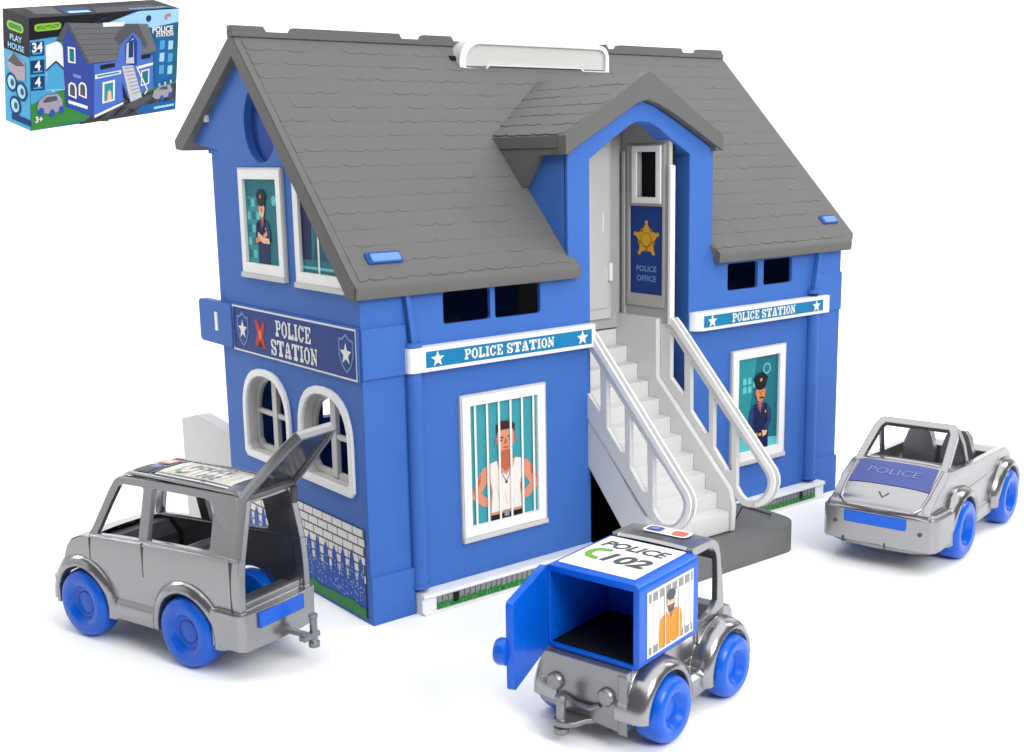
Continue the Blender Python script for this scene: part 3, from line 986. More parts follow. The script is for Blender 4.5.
# ================================================================== CARS
def wheel(parent, u, v, r, side, b=.12, name='wheel'):
    w_ = MB()
    s_ = side
    prof = [(.002, b - .034), (r * .38, b - .034), (r * .46, b - .030), (r * .53, b - .004), (r * .60, b), (r * .80, b + .003), (r * .92, b - .010), (r * .985, b - .034), (r, b - .055), (r, .03), (r * .95, .006), (r * .85, 0)]
    w_.lathe((0, 0, 0), (0, s_, 0), prof, 'bright', 48, cap=True)
    wo = w_.build(name, parent, (u, v - s_ * b, r), smooth=50)
    h_ = MB()
    h_.lathe((0, 0, 0), (0, s_, 0), [(r * .35, b - .036), (r * .34, b - .0325), (r * .31, b - .031), (.002, b - .0305)], 'bright', 40)
    h_.build('hub', wo, smooth=50)
    return wo


def fender(mb, u, r0, r1, v0, v1, zc, m='silver', t0=-8, t1=188, roll=.02):
    """arched wheel guard: band between radii r0 and r1, from v0 (inside) to v1 (outside)"""
    n = 22
    a = [R(t0 + (t1 - t0) * i / n) for i in range(n + 1)]
    s_ = 1 if v1 > v0 else -1
    w_ = r1 - r0
    sec = [(r0, v0), (r0, v1 - s_ * .020), (r0 + .004, v1 - s_ * .006), (r0 + .012, v1), (r0 + .45 * w_, v1 - s_ * .004), (r0 + .68 * w_, v1 - s_ * .014), (r0 + .86 * w_, v1 - s_ * .030), (r0 + .96 * w_, v1 - s_ * .052), (r1, v1 - s_ * min(.08, abs(v1 - v0) - .002)), (r1 + .002, v0)]
    vs, fs = [], []
    for t in a:
        for r_, v_ in sec:
            vs.append((u + r_ * math.cos(t), v_, zc + r_ * math.sin(t)))
    k = len(sec)
    for i in range(n):
        for j in range(k):
            fs.append((i * k + j, i * k + (j + 1) % k, (i + 1) * k + (j + 1) % k, (i + 1) * k + j))
    fs.append(tuple(range(k)))
    fs.append(tuple(range(n * k, n * k + k))[::-1])
    mb.add(vs, fs, m)


def grid(mb, f, us, vs_, m):
    """surface f(u, v) sampled on a grid"""
    V_ = [f(a, b) for a in us for b in vs_]
    k = len(vs_)
    F_ = [(i * k + j, i * k + j + 1, (i + 1) * k + j + 1, (i + 1) * k + j) for i in range(len(us) - 1) for j in range(k - 1)]
    mb.add(V_, F_, m)


def lin(a, b, n):
    return [a + (b - a) * i / n for i in range(n + 1)]


def interp(tab, x):
    if x <= tab[0][0]:
        return tab[0][1]
    for (a, b), (c, d) in zip(tab, tab[1:]):
        if x <= c:
            return b + (d - b) * (x - a) / (c - a)
    return tab[-1][1]


UW = Frame((0, 0, 0), (1, 0, 0), (0, 0, 1))   # normal -v: depth d means v = -d


def arch_cut(u, r, zc, t0, t1, n=12):
    return [(u + r * math.cos(R(t0 + (t1 - t0) * i / n)), zc + r * math.sin(R(t0 + (t1 - t0) * i / n))) for i in range(n + 1)]


# ------------------------------------------------------------------ silver wagon with open tailgate
wagon = thing('toy_wagon', 'silver toy wagon with its tailgate raised, beside the arched windows', 'toy car', (-.89, .596, 0), R(109.26))
WF, WR, RR = .382, -.408, .188
body = MB()


def lean(p):          # sides lean inwards above the belt line
    w = p.z
    k = max(0.0, (w - .572) / .333)
    s_ = 1 if p.y > 0 else -1
    p.y = s_ * (abs(p.y) - .072 * k)
    return p


for sd in (1, -1):
    lo = [(-.77, .20)] + [(-.66, .20)] + arch_cut(WR, .235, RR, 176, 4) + [(-.16, .17), (.14, .17)] + arch_cut(WF, .235, RR, 176, 14) + [(.62, .26), (.585, .36), (.53, .42), (.50, .49), (.46, .53), (.40, .555), (.307, .572), (.1, .590), (-.2, .605), (-.5, .614), (-.77, .617)]
    d0, d1 = (-.235, -.205) if sd > 0 else (.205, .235)
    body.prism(UW, lo, d0, d1, 'silver')
    upl = [(.322, .572), (.29, .64), (.20, .83), (.165, .885), (.13, .905), (-.2, .915), (-.72, .918), (-.768, .905), (-.77, .617), (-.5, .614), (-.2, .605), (.1, .590)]
    wf_ = [(.262, .588), (.19, .745), (.135, .85), (.10, .868), (-.05, .872), (-.062, .86), (-.062, .607), (.1, .600)]
    wr_ = [(-.13, .615), (-.13, .865), (-.145, .875), (-.50, .878), (-.545, .868), (-.575, .83), (-.575, .65), (-.56, .632), (-.5, .626), (-.2, .617)]
    d0, d1 = (-.233, -.205) if sd > 0 else (.205, .233)
    body.prism(UW, upl, d0, d1, 'silver', [wf_, wr_], warp=lean)
    fender(body, WF, .203, .275, sd * .212, sd * .266, RR, 'silver', -2, 190)
    fender(body, WR, .203, .275, sd * .212, sd * .266, RR, 'silver', -6, 190)
    # running board
    body.prism(Frame((0, 0, 0), (0, 1, 0), (0, 0, 1)), [(sd * .17, .15), (sd * .245, .15), (sd * .25, .16), (sd * .25, .235), (sd * .235, .262), (sd * .20, .27)], -.19, .17, 'silver')
    # belt ledge and door seams
    body.prism(UW, [(.31, .566), (-.77, .609), (-.77, .621), (.31, .578)], -.240 if sd > 0 else .20, -.20 if sd > 0 else .240, 'silver')
# hood, grille nose, front bumper
hoodtab = [(.30, .572), (.40, .560), (.46, .535), (.50, .49), (.53, .42), (.585, .36), (.60, .30)]
us = [a for a, b in hoodtab]
grid(body, lambda u, v: (u, v, interp(hoodtab, u) + .012 * (1 - (v / .235) ** 2)), us, lin(-.234, .234, 10), 'silver')
body.prism(XY, [(.60, -.262), (.64, -.235), (.668, -.10), (.672, 0), (.668, .10), (.64, .235), (.60, .262), (.577, .262), (.577, -.262)], .16, .30, 'silver')
# rear bumper
body.prism(XY, [(-.60, .262), (-.78, .262), (-.815, .24), (-.828, .1), (-.83, 0), (-.828, -.1), (-.815, -.24), (-.78, -.262), (-.60, -.262)], .165, .352, 'silver')
body.box((-.77, -.205, .345), (-.735, .205, .392), 'silver')
body.box((-.74, -.205, .17), (.5, .205, .20), 'silver')
# rear posts
for sd in (1, -1):
    pv = [lean(Vector((-.775, sd * .236, .34))), lean(Vector((-.775, sd * .236, .617))), lean(Vector((-.775, sd * .236, .905)))]
    for a_, b_ in zip(pv, pv[1:]):
        q = [(a_.y, a_.z), (b_.y, b_.z), (b_.y - sd * .036, b_.z), (a_.y - sd * .036, a_.z)]
        body.prism(Frame((0, 0, 0), (0, 1, 0), (0, 0, 1)), q, -.79, -.73, 'silver')
body.box((-.785, -.165, .885), (-.72, .165, .915), 'silver')
wb = body.build('body', wagon, smooth=32)


def barrel(o, levels, fn, smooth=32):
    """cut the flat sides into courses and swell them"""
    bm = bmesh.new()
    bm.from_mesh(o.data)
    for z in levels:
        bmesh.ops.bisect_plane(bm, geom=bm.verts[:] + bm.edges[:] + bm.faces[:], plane_co=(0, 0, z), plane_no=(0, 0, 1))
    for v in bm.verts:
        v.co = fn(v.co)
    bm.to_mesh(o.data)
    bm.free()
    o.data.polygons.foreach_set('use_smooth', [True] * len(o.data.polygons))
    o.data.set_sharp_from_angle(angle=R(smooth))


def swell(c):
    w = c.z
    if abs(c.y) > .19 and .27 < w < .62:
        c.y *= 1 + .050 * (1 - ((w - .45) / .18) ** 2) if abs(w - .45) < .18 else 1
    return c


barrel(wb, lin(.27, .61, 12), swell)
# door seams
for u_, z0, z1 in ((-.10, .42, .60), (.312, .45, .568), (-.731, .34, .61)):
    sm = MB()
    sm.box((u_ - .004, .2352, z0), (u_ + .004, .2468, z1), 'char')
    sm.build('door_seam', wb)
# dashboard, seat
it = MB()
it.prism(UW, [(.30, .30), (.30, .555), (.20, .565), (.13, .50), (.12, .30)], -.2, .2, 'char')
it.build('dashboard', wagon)
it = MB()
it.prism(UW, [(-.13, .27), (-.13, .40), (-.20, .43), (-.24, .56), (-.29, .55), (-.27, .27)], -.18, .18, 'steel')
it.build('seat', wagon)
# roof skin
rfm = MB()
hz = [(-.775, .905), (-.72, .920), (-.45, .930), (-.1, .931), (.06, .922), (.125, .905), (.168, .875)]
us = [-.775, -.75, -.72, -.6, -.45, -.3, -.1, .0, .06, .1, .125, .145, .168]
vs_ = [-.158, -.15, -.135, -.1, -.05, 0, .05, .1, .135, .15, .158]
rfz = lambda u, v: (u, v * 1.0, interp(hz, u) + .020 * (1 - (v / .158) ** 4) - .002)
grid(rfm, rfz, us, vs_, 'silver')
grid(rfm, lambda u, v: (u, v, rfz(u, v)[2] - .028), us, vs_, 'silver')
for v in (.156, -.156):
    rfm.prism(UW, [(-.74, .918), (-.70, .938), (.04, .944), (.09, .925), (.04, .93), (-.7, .925)], -v - .006, -v + .006, 'silver')
wr = rfm.build('roof', wagon, smooth=40)
# roof print: strips of grey, white, red and blue
s = MB()


def on(f, dz, m, u0, v0, u1, v1, n=6):
    grid(s, lambda u, v: (u, v, f(u, v)[2] + dz), lin(u0, u1, n), lin(v0, v1, 4), m)


on(rfz, .002, 'barcream', -.62, -.14, -.10, .14, 10)
on(rfz, .003, 'greydk', -.62, .128, -.10, .14, 10)
on(rfz, .003, 'greydk', -.62, -.14, -.10, -.128, 10)
on(rfz, .0032, 'greydk', -.05, .0, .075, .125, 4)
on(rfz, .0032, 'greydk', -.09, -.12, -.06, .12, 4)
on(rfz, .0034, 'lilaclt', -.04, .0, .03, .045, 3)
on(rfz, .0032, 'decalred', -.05, -.125, .06, -.02, 4)
on(rfz, .0036, 'barcream', -.035, -.10, .035, -.045, 4)
FR_ = Frame((0, 0, .953), (-1, 0, 0), (0, -1, 0))
s.build('roof_print', wr, clean=False, smooth=40)
s = MB()
sans(s, FR_, 'POLICE', .36, .045, .05, .0, 'greyprint', .01, .3, 1.3)
sans(s, FR_, '102', .42, -.055, .055, .0, 'greyprint', .01, .3, 1.3)
for k in range(9):
    s.line(FR_, [(.14 + .05 * k, -.115 + .01 * (k % 3)), (.17 + .05 * k, -.10 + .012 * (k % 2)), (.18 + .05 * k, .10 + .01 * (k % 2))], .006, .0006, 'greyprint')
s.ell(FR_, .22, -.045, .035, .035, 0, 'lawnlt', 14)
s.ell(FR_, .235, -.04, .025, .022, .0012, 'barcream', 14)
s.build('roof_lettering', wr, clean=False, smooth=0)
# open tailgate
tg = MB()
tdir = Vector((-.37, 0, .37)).normalized()
FT = Frame((-.765, 0, .918), (0, 1, 0), tdir)       # a = v, b = along the gate; normal points up-forward
tgo = [(-.178, 0), (.178, 0), (.168, .22), (.150, .40), (.12, .485), (-.12, .485), (-.150, .40), (-.168, .22)]
tgi_ = [(-.125, .09), (.125, .09), (.122, .30), (.112, .36), (-.112, .36), (-.122, .30)]
nn = FT.n
sgn_ = 1 if nn.z > 0 else -1
tg.prism(FT, tgo, -.004 * sgn_, .018 * sgn_, 'silver')
ring_i = [(a * .88, b * .93 + .02) for a, b in tgo]
tg.prism(FT, tgo, -.03 * sgn_, -.004 * sgn_, 'steel', [ring_i])
tg.prism(FT, [(a * .9, b * .94 + .018) for a, b in tgo], -.014 * sgn_, -.0045 * sgn_, 'glass')
tg.prism(FT, [(-.14, .335), (.14, .335), (.14, .36), (-.14, .36)], .018 * sgn_, .026 * sgn_, 'silver')
gate = tg.build('tailgate', wagon, smooth=30)
s = MB()
FTa = Frame(FT.p(0, 0, (.0195) * sgn_), (0, -1, 0), tdir) if sgn_ > 0 else Frame(FT.p(0, 0, .0195 * sgn_), (0, -1, 0), tdir)
s.flat(FTa, [(-.12, .08), (.12, .08), (.11, .30), (-.11, .30)], 0, 'greydk')
s.flat(FTa, [(-.11, .09), (.11, .09), (.10, .29), (-.10, .29)], .001, 'greyprint')
s.ell(FTa, .03, .17, .035, .045, .002, 'skinlt', 12)
s.flat(FTa, [(-.03, .14), (.03, .14), (.05, .24), (-.05, .24)], .0018, 'fir')
s.build('window_print', gate, clean=False, smooth=0)
for v in (.14, -.14):
    hg = MB()
    hg.tube([(-.765, v - .02, .925), (-.765, v + .02, .925)], .017, 'steel', 12)
    hg.build('hinge', gate)
hg = MB()
hg.tube([(-.79, -.155, .82), (-.80, -.155, .90)], .022, 'char', 10)
hg.build('latch', gate)
# number plate, tow hitch, wheels
pl = MB()
pl.prism(Frame((-.8295, 0, 0), (0, -1, 0), (0, 0, 1)), [(-.165, .268), (.145, .268), (.145, .344), (-.165, .344)], -.02, .006, 'bright')
pl.build('number_plate', wagon)
th = MB()
th.box((-.93, -.06, .17), (-.82, -.03, .19), 'steel')
th.box((-.95, -.13, .15), (-.91, -.02, .175), 'steel')
th.lathe((-.935, -.10, .10), (0, 0, 1), [(.028, 0), (.028, .025), (.019, .03), (.019, .15), (.023, .152), (.023, .17)], 'steel', 16)
th.build('tow_hitch', wagon)
for u_ in (WF, WR):
    for sd in (1, -1):
        wheel(wagon, u_, sd * .278, RR, sd)

# ------------------------------------------------------------------ prisoner van with open box
van = thing('toy_van', 'silver toy van with a blue prisoner box and open rear door', 'toy car', (.557, -1.595, 0), R(13.66))
VF, VR, VRR = .227, -.323, .15
ch = MB()
for sd in (1, -1):
    fender(ch, VF, .168, .222, sd * .15, sd * .302, VRR, 'silver', 0, 192)
    fender(ch, VR, .168, .222, sd * .15, sd * .302, VRR, 'silver', -10, 180)
    ch.prism(Frame((0, 0, 0), (0, 1, 0), (0, 0, 1)), [(sd * .16, .09), (sd * .265, .09), (sd * .27, .10), (sd * .27, .175), (sd * .25, .195), (sd * .16, .20)], VR + .19, VF - .17, 'silver')
ch.box((-.47, -.20, .10), (.33, .20, .24), 'silver')
ch.box((-.49, -.20, .24), (.10, .24, .36), 'silver')
# rear panel
ch.prism(Frame((-.505, 0, 0), (0, -1, 0), (0, 0, 1)), [(-.245, .12), (.165, .085), (.205, .10), (.205, .362), (-.245, .362)], -.02, .02, 'steel')
ch.prism(Frame((-.505, 0, 0), (0, -1, 0), (0, 0, 1)), [(.165, .08), (.21, .08), (.21, .345), (.165, .345)], .02, .027, 'steel')
# nose and bumper
nose = [(.06, .36), (.16, .385), (.29, .405), (.35, .395), (.375, .36), (.385, .30), (.385, .12), (.06, .12)]
ch.prism(UW, nose, -.215, .215, 'silver')
chassis = ch.build('chassis', van, smooth=34)
cb = MB()
for sd in (1, -1):
    o_ = [(.0, .36), (.29, .36), (.295, .45), (.275, .57)] + arc(.165, .66, .095, .105, 10, 90, 8) + [(.0, .768)]
    i_ = [(.035, .42), (.10, .40), (.18, .415), (.235, .455), (.235, .57)] + arc(.145, .635, .085, .095, 5, 90, 6) + [(.035, .73)]
    d0, d1 = (-.215, -.185) if sd > 0 else (.185, .215)
    cb.prism(UW, o_, d0, d1, 'silver', [i_])
hz2 = [(0, .752), (.012, .764), (.165, .766), (.21, .755), (.245, .72), (.262, .672), (.275, .57)]
# windscreen frame: roof skin and posts
usx = [0, .012, .08, .165, .19, .21, .23, .245, .256, .262]
grid(cb, lambda u, v: (u, v, interp(hz2, u) + .006 * (1 - (v / .215) ** 2)), usx, lin(-.214, .214, 8), 'silver')
grid(cb, lambda u, v: (u - .01, v, interp(hz2, u) - .03), usx, lin(-.19, .19, 8), 'silver')
cab = cb.build('cab', van, smooth=40)
it = MB()
it.prism(UW, [(.27, .30), (.27, .40), (.2, .43), (.14, .40), (.14, .30)], -.18, .18, 'char')
it.prism(UW, [(.004, .25), (.14, .25), (.14, .42), (.08, .45), (.05, .56), (.004, .56)], -.18, .18, 'char')
it.build('seat', cab)
s = MB()
FV = Frame((0, 0, .7755), (0, -1, 0), (1, 0, 0))
s.flat(FV, rrect(-.115, .085, .125, .18, .03), 0, 'paper')
s.flat(FV, rrect(-.10, .10, -.02, .165, .02), L1, 'lilac')
s.flat(FV, rrect(.035, .10, .11, .165, .02), L1, 'decalred')
s.flat(FV, [(-.085, .12), (-.045, .115), (-.04, .145), (-.08, .15)], 2 * L1, 'lilaclt')
s.build('light_bar_print', cab, clean=False, smooth=0)
# blue box, hollow
bx = MB()
u0, u1, v0, v1, z0, z1 = -.49, .0, -.245, .25, .367, .748
t_ = .03
sec_o = rrect(v0, z0, v1, z1, .03)
bx.prism(Frame((0, 0, 0), (0, 1, 0), (0, 0, 1)), sec_o, u0, u1, 'bright', [[(v0 + t_, z0 + t_ * .6), (v1 - t_, z0 + t_ * .6), (v1 - t_, z1 - t_), (v0 + t_, z1 - t_)]])
bx.box((u1 - .03, v0 + t_, z0 + .018), (u1 - .002, v1 - t_, z1 - t_), 'bright')
cbox = bx.build('cargo_box', van, smooth=40)
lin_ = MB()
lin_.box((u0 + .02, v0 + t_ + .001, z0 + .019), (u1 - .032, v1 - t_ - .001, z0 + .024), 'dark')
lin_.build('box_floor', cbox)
# roof sign
s = MB()
FVr = Frame((0, 0, z1 + .0015), (0, -1, 0), (1, 0, 0))      # reads from the rear: a runs to the right, b forward
s.flat(FVr, rrect(-.215, -.438, .19, -.008, .012), 0, 'paper')
sans(s, FVr, 'POLICE', -.015, -.11, .08, L1, 'greydk', .03, .2, .95)
sans(s, FVr, '102', .035, -.262, .115, L1, 'greydk', .035, .2, 1.1)
# telephone handset
hs_ = arc(-.135, -.245, .050, .068, 70, 290, 14) + arc(-.123, -.245, .029, .040, 290, 70, 12)
s.flat(FVr, hs_, L1, 'phone')
s.flat(FVr, rrect(-.13, -.20, -.09, -.172, .01), 1.5 * L1, 'phone')
s.flat(FVr, rrect(-.13, -.318, -.09, -.29, .01), 1.5 * L1, 'phone')
s.build('roof_sign', cbox, clean=False, smooth=0)
# side picture: prisoner in orange
s = MB()
FVs = Frame((0, v0 - .0015, 0), (1, 0, 0), (0, 0, 1))
a0, b0, a1, b1 = -.43, .405, -.045, .70
s.rect(FVs, a0, b0, a1, b1, 0, 'paper')
s.rect(FVs, a0 + .012, b0 + .012, a1 - .012, b1 - .012, L1, 'barcream')
s.rect(FVs, a0 + .012, b1 - .05, a1 - .012, b1 - .012, 1.5 * L1, 'greyprint')
s.rect(FVs, a0 + .012, b0 + .012, a1 - .012, b0 + .045, 1.5 * L1, 'greyprint')
cx = (a0 + a1) / 2 - .005
s.flat(FVs, [(cx - .10, b0 + .02), (cx + .09, b0 + .02), (cx + .095, b0 + .11), (cx + .08, b0 + .15), (cx + .035, b0 + .165), (cx, b0 + .13), (cx - .035, b0 + .165), (cx - .085, b0 + .145), (cx - .10, b0 + .10)], 2 * L1, 'orange')
s.flat(FVs, [(cx - .02, b0 + .17), (cx + .02, b0 + .17), (cx, b0 + .125)], 2.5 * L1, 'skindk')
s.ell(FVs, cx, b0 + .205, .034, .046, 3 * L1, 'skinlt', 16)
s.ell(FVs, cx, b0 + .235, .036, .024, 3.4 * L1, 'greydk', 14)
s.flat(FVs, [(cx - .03, b0 + .19), (cx + .03, b0 + .19), (cx + .018, b0 + .158), (cx - .018, b0 + .158)], 3.4 * L1, 'greydk')
s.rect(FVs, cx - .014, b0 + .178, cx + .014, b0 + .184, 3.8 * L1, 'skindk')
for sg_ in (-1, 1):
    s.ell(FVs, cx + sg_ * .013, b0 + .212, .005, .004, 3.8 * L1, 'black', 8)
for k in range(7):
    a = a0 + .035 + (a1 - a0 - .07) * k / 6
    s.rect(FVs, a - .005, b0 + .012, a + .005, b1 - .012, 1.75 * L1, 'paper')
    s.rect(FVs, a + .005, b0 + .012, a + .0095, b1 - .012, 1.75 * L1, 'greyprint')
for a in (cx - .055, cx + .06):
    s.rect(FVs, a - .003, b0 + .012, a + .003, b1 - .05, 5 * L1, 'barcream')
s.build('prisoner_print', cbox, clean=False, smooth=0)
# open rear door
dr = MB()
dd = Vector((-.455, -.165, 0)).normalized()
FDo = Frame((u0 - .002, v1 - .004, z0), dd, (0, 0, 1))
dl = .485
dr.prism(FDo, rrect(.0, .0, dl, z1 - z0, .02), -.016, .016, 'bright')
vdoor = dr.build('rear_door', van)
dr = MB()
dr.prism(FDo, rrect(.05, .05, dl - .05, z1 - z0 - .05, .02), .016, .021, 'bright')
dr.prism(FDo, [(.09, .17), (dl - .12, .17), (dl - .12, .195), (.09, .195)], .021, .028, 'bright')
dr.build('door_panel', vdoor)
dr = MB()
c_ = FDo.p(dl - .02, .17, 0)
kn = FDo.u * .7 - FDo.n * .7
dr.lathe(FDo.p(dl - .012, .165, .014), FDo.n, [(.056, 0), (.056, .035), (.046, .05), (.002, .054)], 'bright', 28)
dr.build('knob', vdoor, smooth=50)
dr = MB()
dr.tube([(-.02 + u0, v1 - .002, z0 + .06), (-.02 + u0, v1 - .002, z1 - .06)], .014, 'bright', 12)
dr.build('hinge', vdoor)
# rear lamps and hitch
for v in (.165, -.105):
    l_ = MB()
    l_.lathe((-.52, v, .232), (-1, 0, 0), [(.041, 0), (.041, .018), (.033, .028), (.002, .031)], 'steel', 26)
    l_.build('rear_lamp', van, smooth=45)
th = MB()
th.prism(XY, [(-.50, .13), (-.50, -.05), (-.545, -.01), (-.60, .01), (-.63, .04), (-.64, .08), (-.62, .115), (-.56, .12)], .085, .107, 'steel')
th.lathe((-.605, .08, .045), (0, 0, 1), [(.034, 0), (.034, .025), (.021, .03), (.021, .15), (.027, .152), (.027, .172), (.02, .178)], 'steel', 18)
th.tube([(-.53, .13, .185), (-.545, .05, .165), (-.545, -.03, .165), (-.53, -.07, .185)], .012, 'steel', 8)
th.build('tow_hitch', van, smooth=40)
for u_ in (VF, VR):
    for sd in (1, -1):
        wheel(van, u_, sd * .328, VRR, sd, .13)

# ------------------------------------------------------------------ open sports car
cabr = thing('toy_convertible', 'silver open top toy car with a blue bonnet print, right of the house', 'toy car', (3.674, -1.034, 0), R(193.45))
cabr.scale = (1.02, 1.09, .985)
CF, CR, CRR = .392, -.473, .19
cbod = MB()
HW = .282
for sd in (1, -1):
    lo = [(-.70, .20)] + arch_cut(CR, .22, CRR, 178, 4) + [(-.22, .15), (.14, .15)] + arch_cut(CF, .22, CRR, 176, 2) + [(.86, .15), (.885, .19), (.89, .36), (.87, .405), (.80, .455), (.70, .52), (.565, .588), (.42, .578), (.2, .560), (-.1, .545), (-.45, .532), (-.50, .522), (-.57, .47), (-.64, .40), (-.69, .30)]
    d0, d1 = (-HW, -HW + .04) if sd > 0 else (HW - .04, HW)
    cbod.prism(UW, lo, d0, d1, 'silver')
    fender(cbod, CF, .205, .275, sd * .20, sd * .328, CRR, 'silver', -12, 186, .035)
    fender(cbod, CR, .205, .275, sd * .20, sd * .328, CRR, 'silver', -6, 190, .035)
    cbod.prism(Frame((0, 0, 0), (0, 1, 0), (0, 0, 1)), [(sd * .19, .13), (sd * .288, .13), (sd * .296, .14), (sd * .294, .21), (sd * .28, .24), (sd * .22, .25)], CR + .2, CF - .2, 'silver')
# bonnet surface
ht = [(.54, .592), (.58, .580), (.66, .535), (.76, .475), (.84, .425), (.872, .398), (.895, .36)]
bon = lambda u, v: (u, v, interp(ht, u) + .020 * (1 - (abs(v) / HW) ** 3) * (1 if u < .87 else .4))
grid(cbod, bon, [.50, .54, .58, .62, .66, .71, .76, .80, .84, .86, .872, .885, .895], lin(-HW, HW, 14), 'silver')
# front bumper, rounded corners
cbod.prism(XY, [(.62, -.325), (.80, -.325), (.865, -.318), (.893, -.295), (.905, -.2), (.91, 0), (.905, .2), (.893, .295), (.865, .318), (.80, .325), (.62, .325)], .165, .362, 'silver')
cbod.prism(XY, [(.64, -.31), (.80, -.31), (.855, -.302), (.880, -.27), (.893, 0), (.880, .27), (.855, .302), (.80, .31), (.64, .31)], .362, .39, 'silver')
cbod.prism(XY, [(.72, -.30), (.84, -.285), (.893, -.2), (.913, 0), (.893, .2), (.84, .285), (.72, .30)], .145, .167, 'steel')
# cockpit floor, rear deck, tail
cbod.box((-.70, -.24, .22), (.56, .24, .26), 'silver')
cbod.prism(UW, [(-.34, .515), (-.45, .530), (-.50, .520), (-.57, .468), (-.64, .398), (-.688, .30), (-.688, .2), (-.34, .2)], -HW + .001, HW - .001, 'silver')
cbod.box((.40, -.24, .26), (.54, .24, .575), 'char')
cbody = cbod.build('body', cabr, smooth=34)


def swell2(c):
    w = c.z
    if abs(c.y) > .23 and .22 < w < .60 and c.x < .7:
        c.y *= 1 + .04 * (1 - ((w - .40) / .20) ** 2) if abs(w - .40) < .20 else 1
    return c


barrel(cbody, lin(.22, .585, 12), swell2, 34)
# mudguard ridges on the bonnet
for sd in (1, -1):
    rg = MB()
    rg.tube([(.57, sd * .245, .588), (.68, sd * .242, .529), (.78, sd * .238, .468), (.855, sd * .228, .420), (.888, sd * .19, .392)], .010, 'silver', 8)
    rg.build('bonnet_ridge', cbody, smooth=60)
em = MB()
em.tube([(.80, -.028, .468), (.835, 0, .447), (.80, .028, .468)], .006, 'char', 6)
em.build('emblem', cbody)
for v in (-.24, .24):
    dt = MB()
    dt.lathe((.886, v, .275), (1, 0, 0), [(.012, 0), (.012, .02)], 'char', 10)
    dt.build('bumper_hole', cbody)
for v in (-.19, .05):
    dt = MB()
    dt.box((.894, v - .006, .15), (.910, v + .006, .185), 'char')
    dt.build('bumper_slot', cbody)
s = MB()
grid(s, lambda u, v: (u, v * (1 + (u - .56) * .2), bon(u, v)[2] + .004), lin(.572, .748, 8), lin(-.222, .222, 10), 'lilac')
s.build('bonnet_print', cbody, clean=False, smooth=40)
s = MB()
pA, pB = Vector(bon(.62, 0)), Vector(bon(.70, 0))
FBn = Frame(pB + Vector((0, 0, .004)), (0, 1, 0), (pA - pB))
sans(s, FBn, 'POLICE', 0, .055, .05, .003, 'lilaclt', .0, .15, 1.3)
s.build('bonnet_lettering', cbody, clean=False, smooth=0)
# windscreen frame
ws = MB()
FW = Frame((.553, 0, .578), (0, 1, 0), Vector((-.28, 0, .22)))
hgt = .356
wo = [(-.268, -.01), (.268, -.01), (.245, hgt * .8), (.225, hgt), (.205, hgt + .012), (-.205, hgt + .012), (-.225, hgt), (-.245, hgt * .8)]
wi = [(-.225, .02), (.225, .02), (.203, hgt * .8), (.185, hgt - .034), (-.185, hgt - .034), (-.203, hgt * .8)]
ws.prism(FW, wo, -.018, .018, 'silver', [wi])
wsf = ws.build('windscreen_frame', cabr, smooth=40)
# small quarter struts behind the pillars
for sd in (1, -1):
    ws = MB()
    ws.tube([Vector((.275, sd * .222, .79)), Vector((.22, sd * .24, .69)), Vector((.17, sd * .25, .555))], .015, 'silver', 8)
    ws.build('quarter_strut', wsf, smooth=40)
# seats
for sd in (1, -1):
    se = MB()
    c = sd * .115
    pr = [(c - .095, .30), (c + .095, .30), (c + .095, .56), (c + .07, .66), (c + .04, .70), (c - .04, .70), (c - .07, .66), (c - .095, .56)]
    se.prism(Frame((-.02, 0, 0), (0, 1, 0), (-.16, 0, 1)), pr, -.03, .03, 'silver')
    se.box((-.06, c - .095, .26), (.16, c + .095, .36), 'steel')
    se.build('seat', cabr, smooth=30)
it = MB()
it.prism(UW, [(.40, .40), (.40, .57), (.34, .575), (.26, .52), (.27, .40)], -.24, .24, 'char')
it.build('dashboard', cabr)
pl = MB()
pl.prism(Frame((.911, 0, 0), (0, 1, 0), (0, 0, 1)), rrect(-.185, .285, .165, .358, .008), -.03, .004, 'bright')
pl.build('number_plate', cabr)
for u_ in (CF, CR):
    for sd in (1, -1):
        wheel(cabr, u_, sd * .342, CRR, sd, .14)

# ================================================================== THE PACKAGING BOX (hung unsupported in front of the backdrop, upper left)
pw, phh, pdp = 1.45, .8596, .3062
pk = bpy.data.objects.new('packaging_box', None)
COL.objects.link(pk)
pk.location = (-.2857, 4.3693, 2.748)
a_, b_, c_ = .3027, -.1322, .3213
pk.rotation_mode = 'XYZ'
Rm = Matrix.Rotation(c_, 3, 'Z') @ Matrix.Rotation(b_, 3, 'Y') @ Matrix.Rotation(a_, 3, 'X')
pk.rotation_euler = Rm.to_euler('XYZ')
pk['label'] = 'glossy black and blue packaging box printed with the same toy house'
pk['category'] = 'box'
b = MB()
b.box((0, 0, 0), (pw, pdp, phh), 'boxblack')
b.build('carton', pk)
# front print
s = MB()
G = Frame((0, -.0015, 0), (1, 0, 0), (0, 0, 1))
PX = lambda x, y: ((x - 160) / 790 * pw, (1 - (y - 100) / 600) * phh)   # crop coordinates of the print


def px(pts):
    out = []
    for x, y in pts:
        # the printed face runs from (160,100)-(158,705) on the left to (952,35)-(950,590) on the right
        t = (x - 160) / 791
        top, bot = 100 + (35 - 100) * t, 705 + (592 - 705) * t
        out.append((t * pw, (1 - (y - top) / (bot - top)) * phh))
    return out


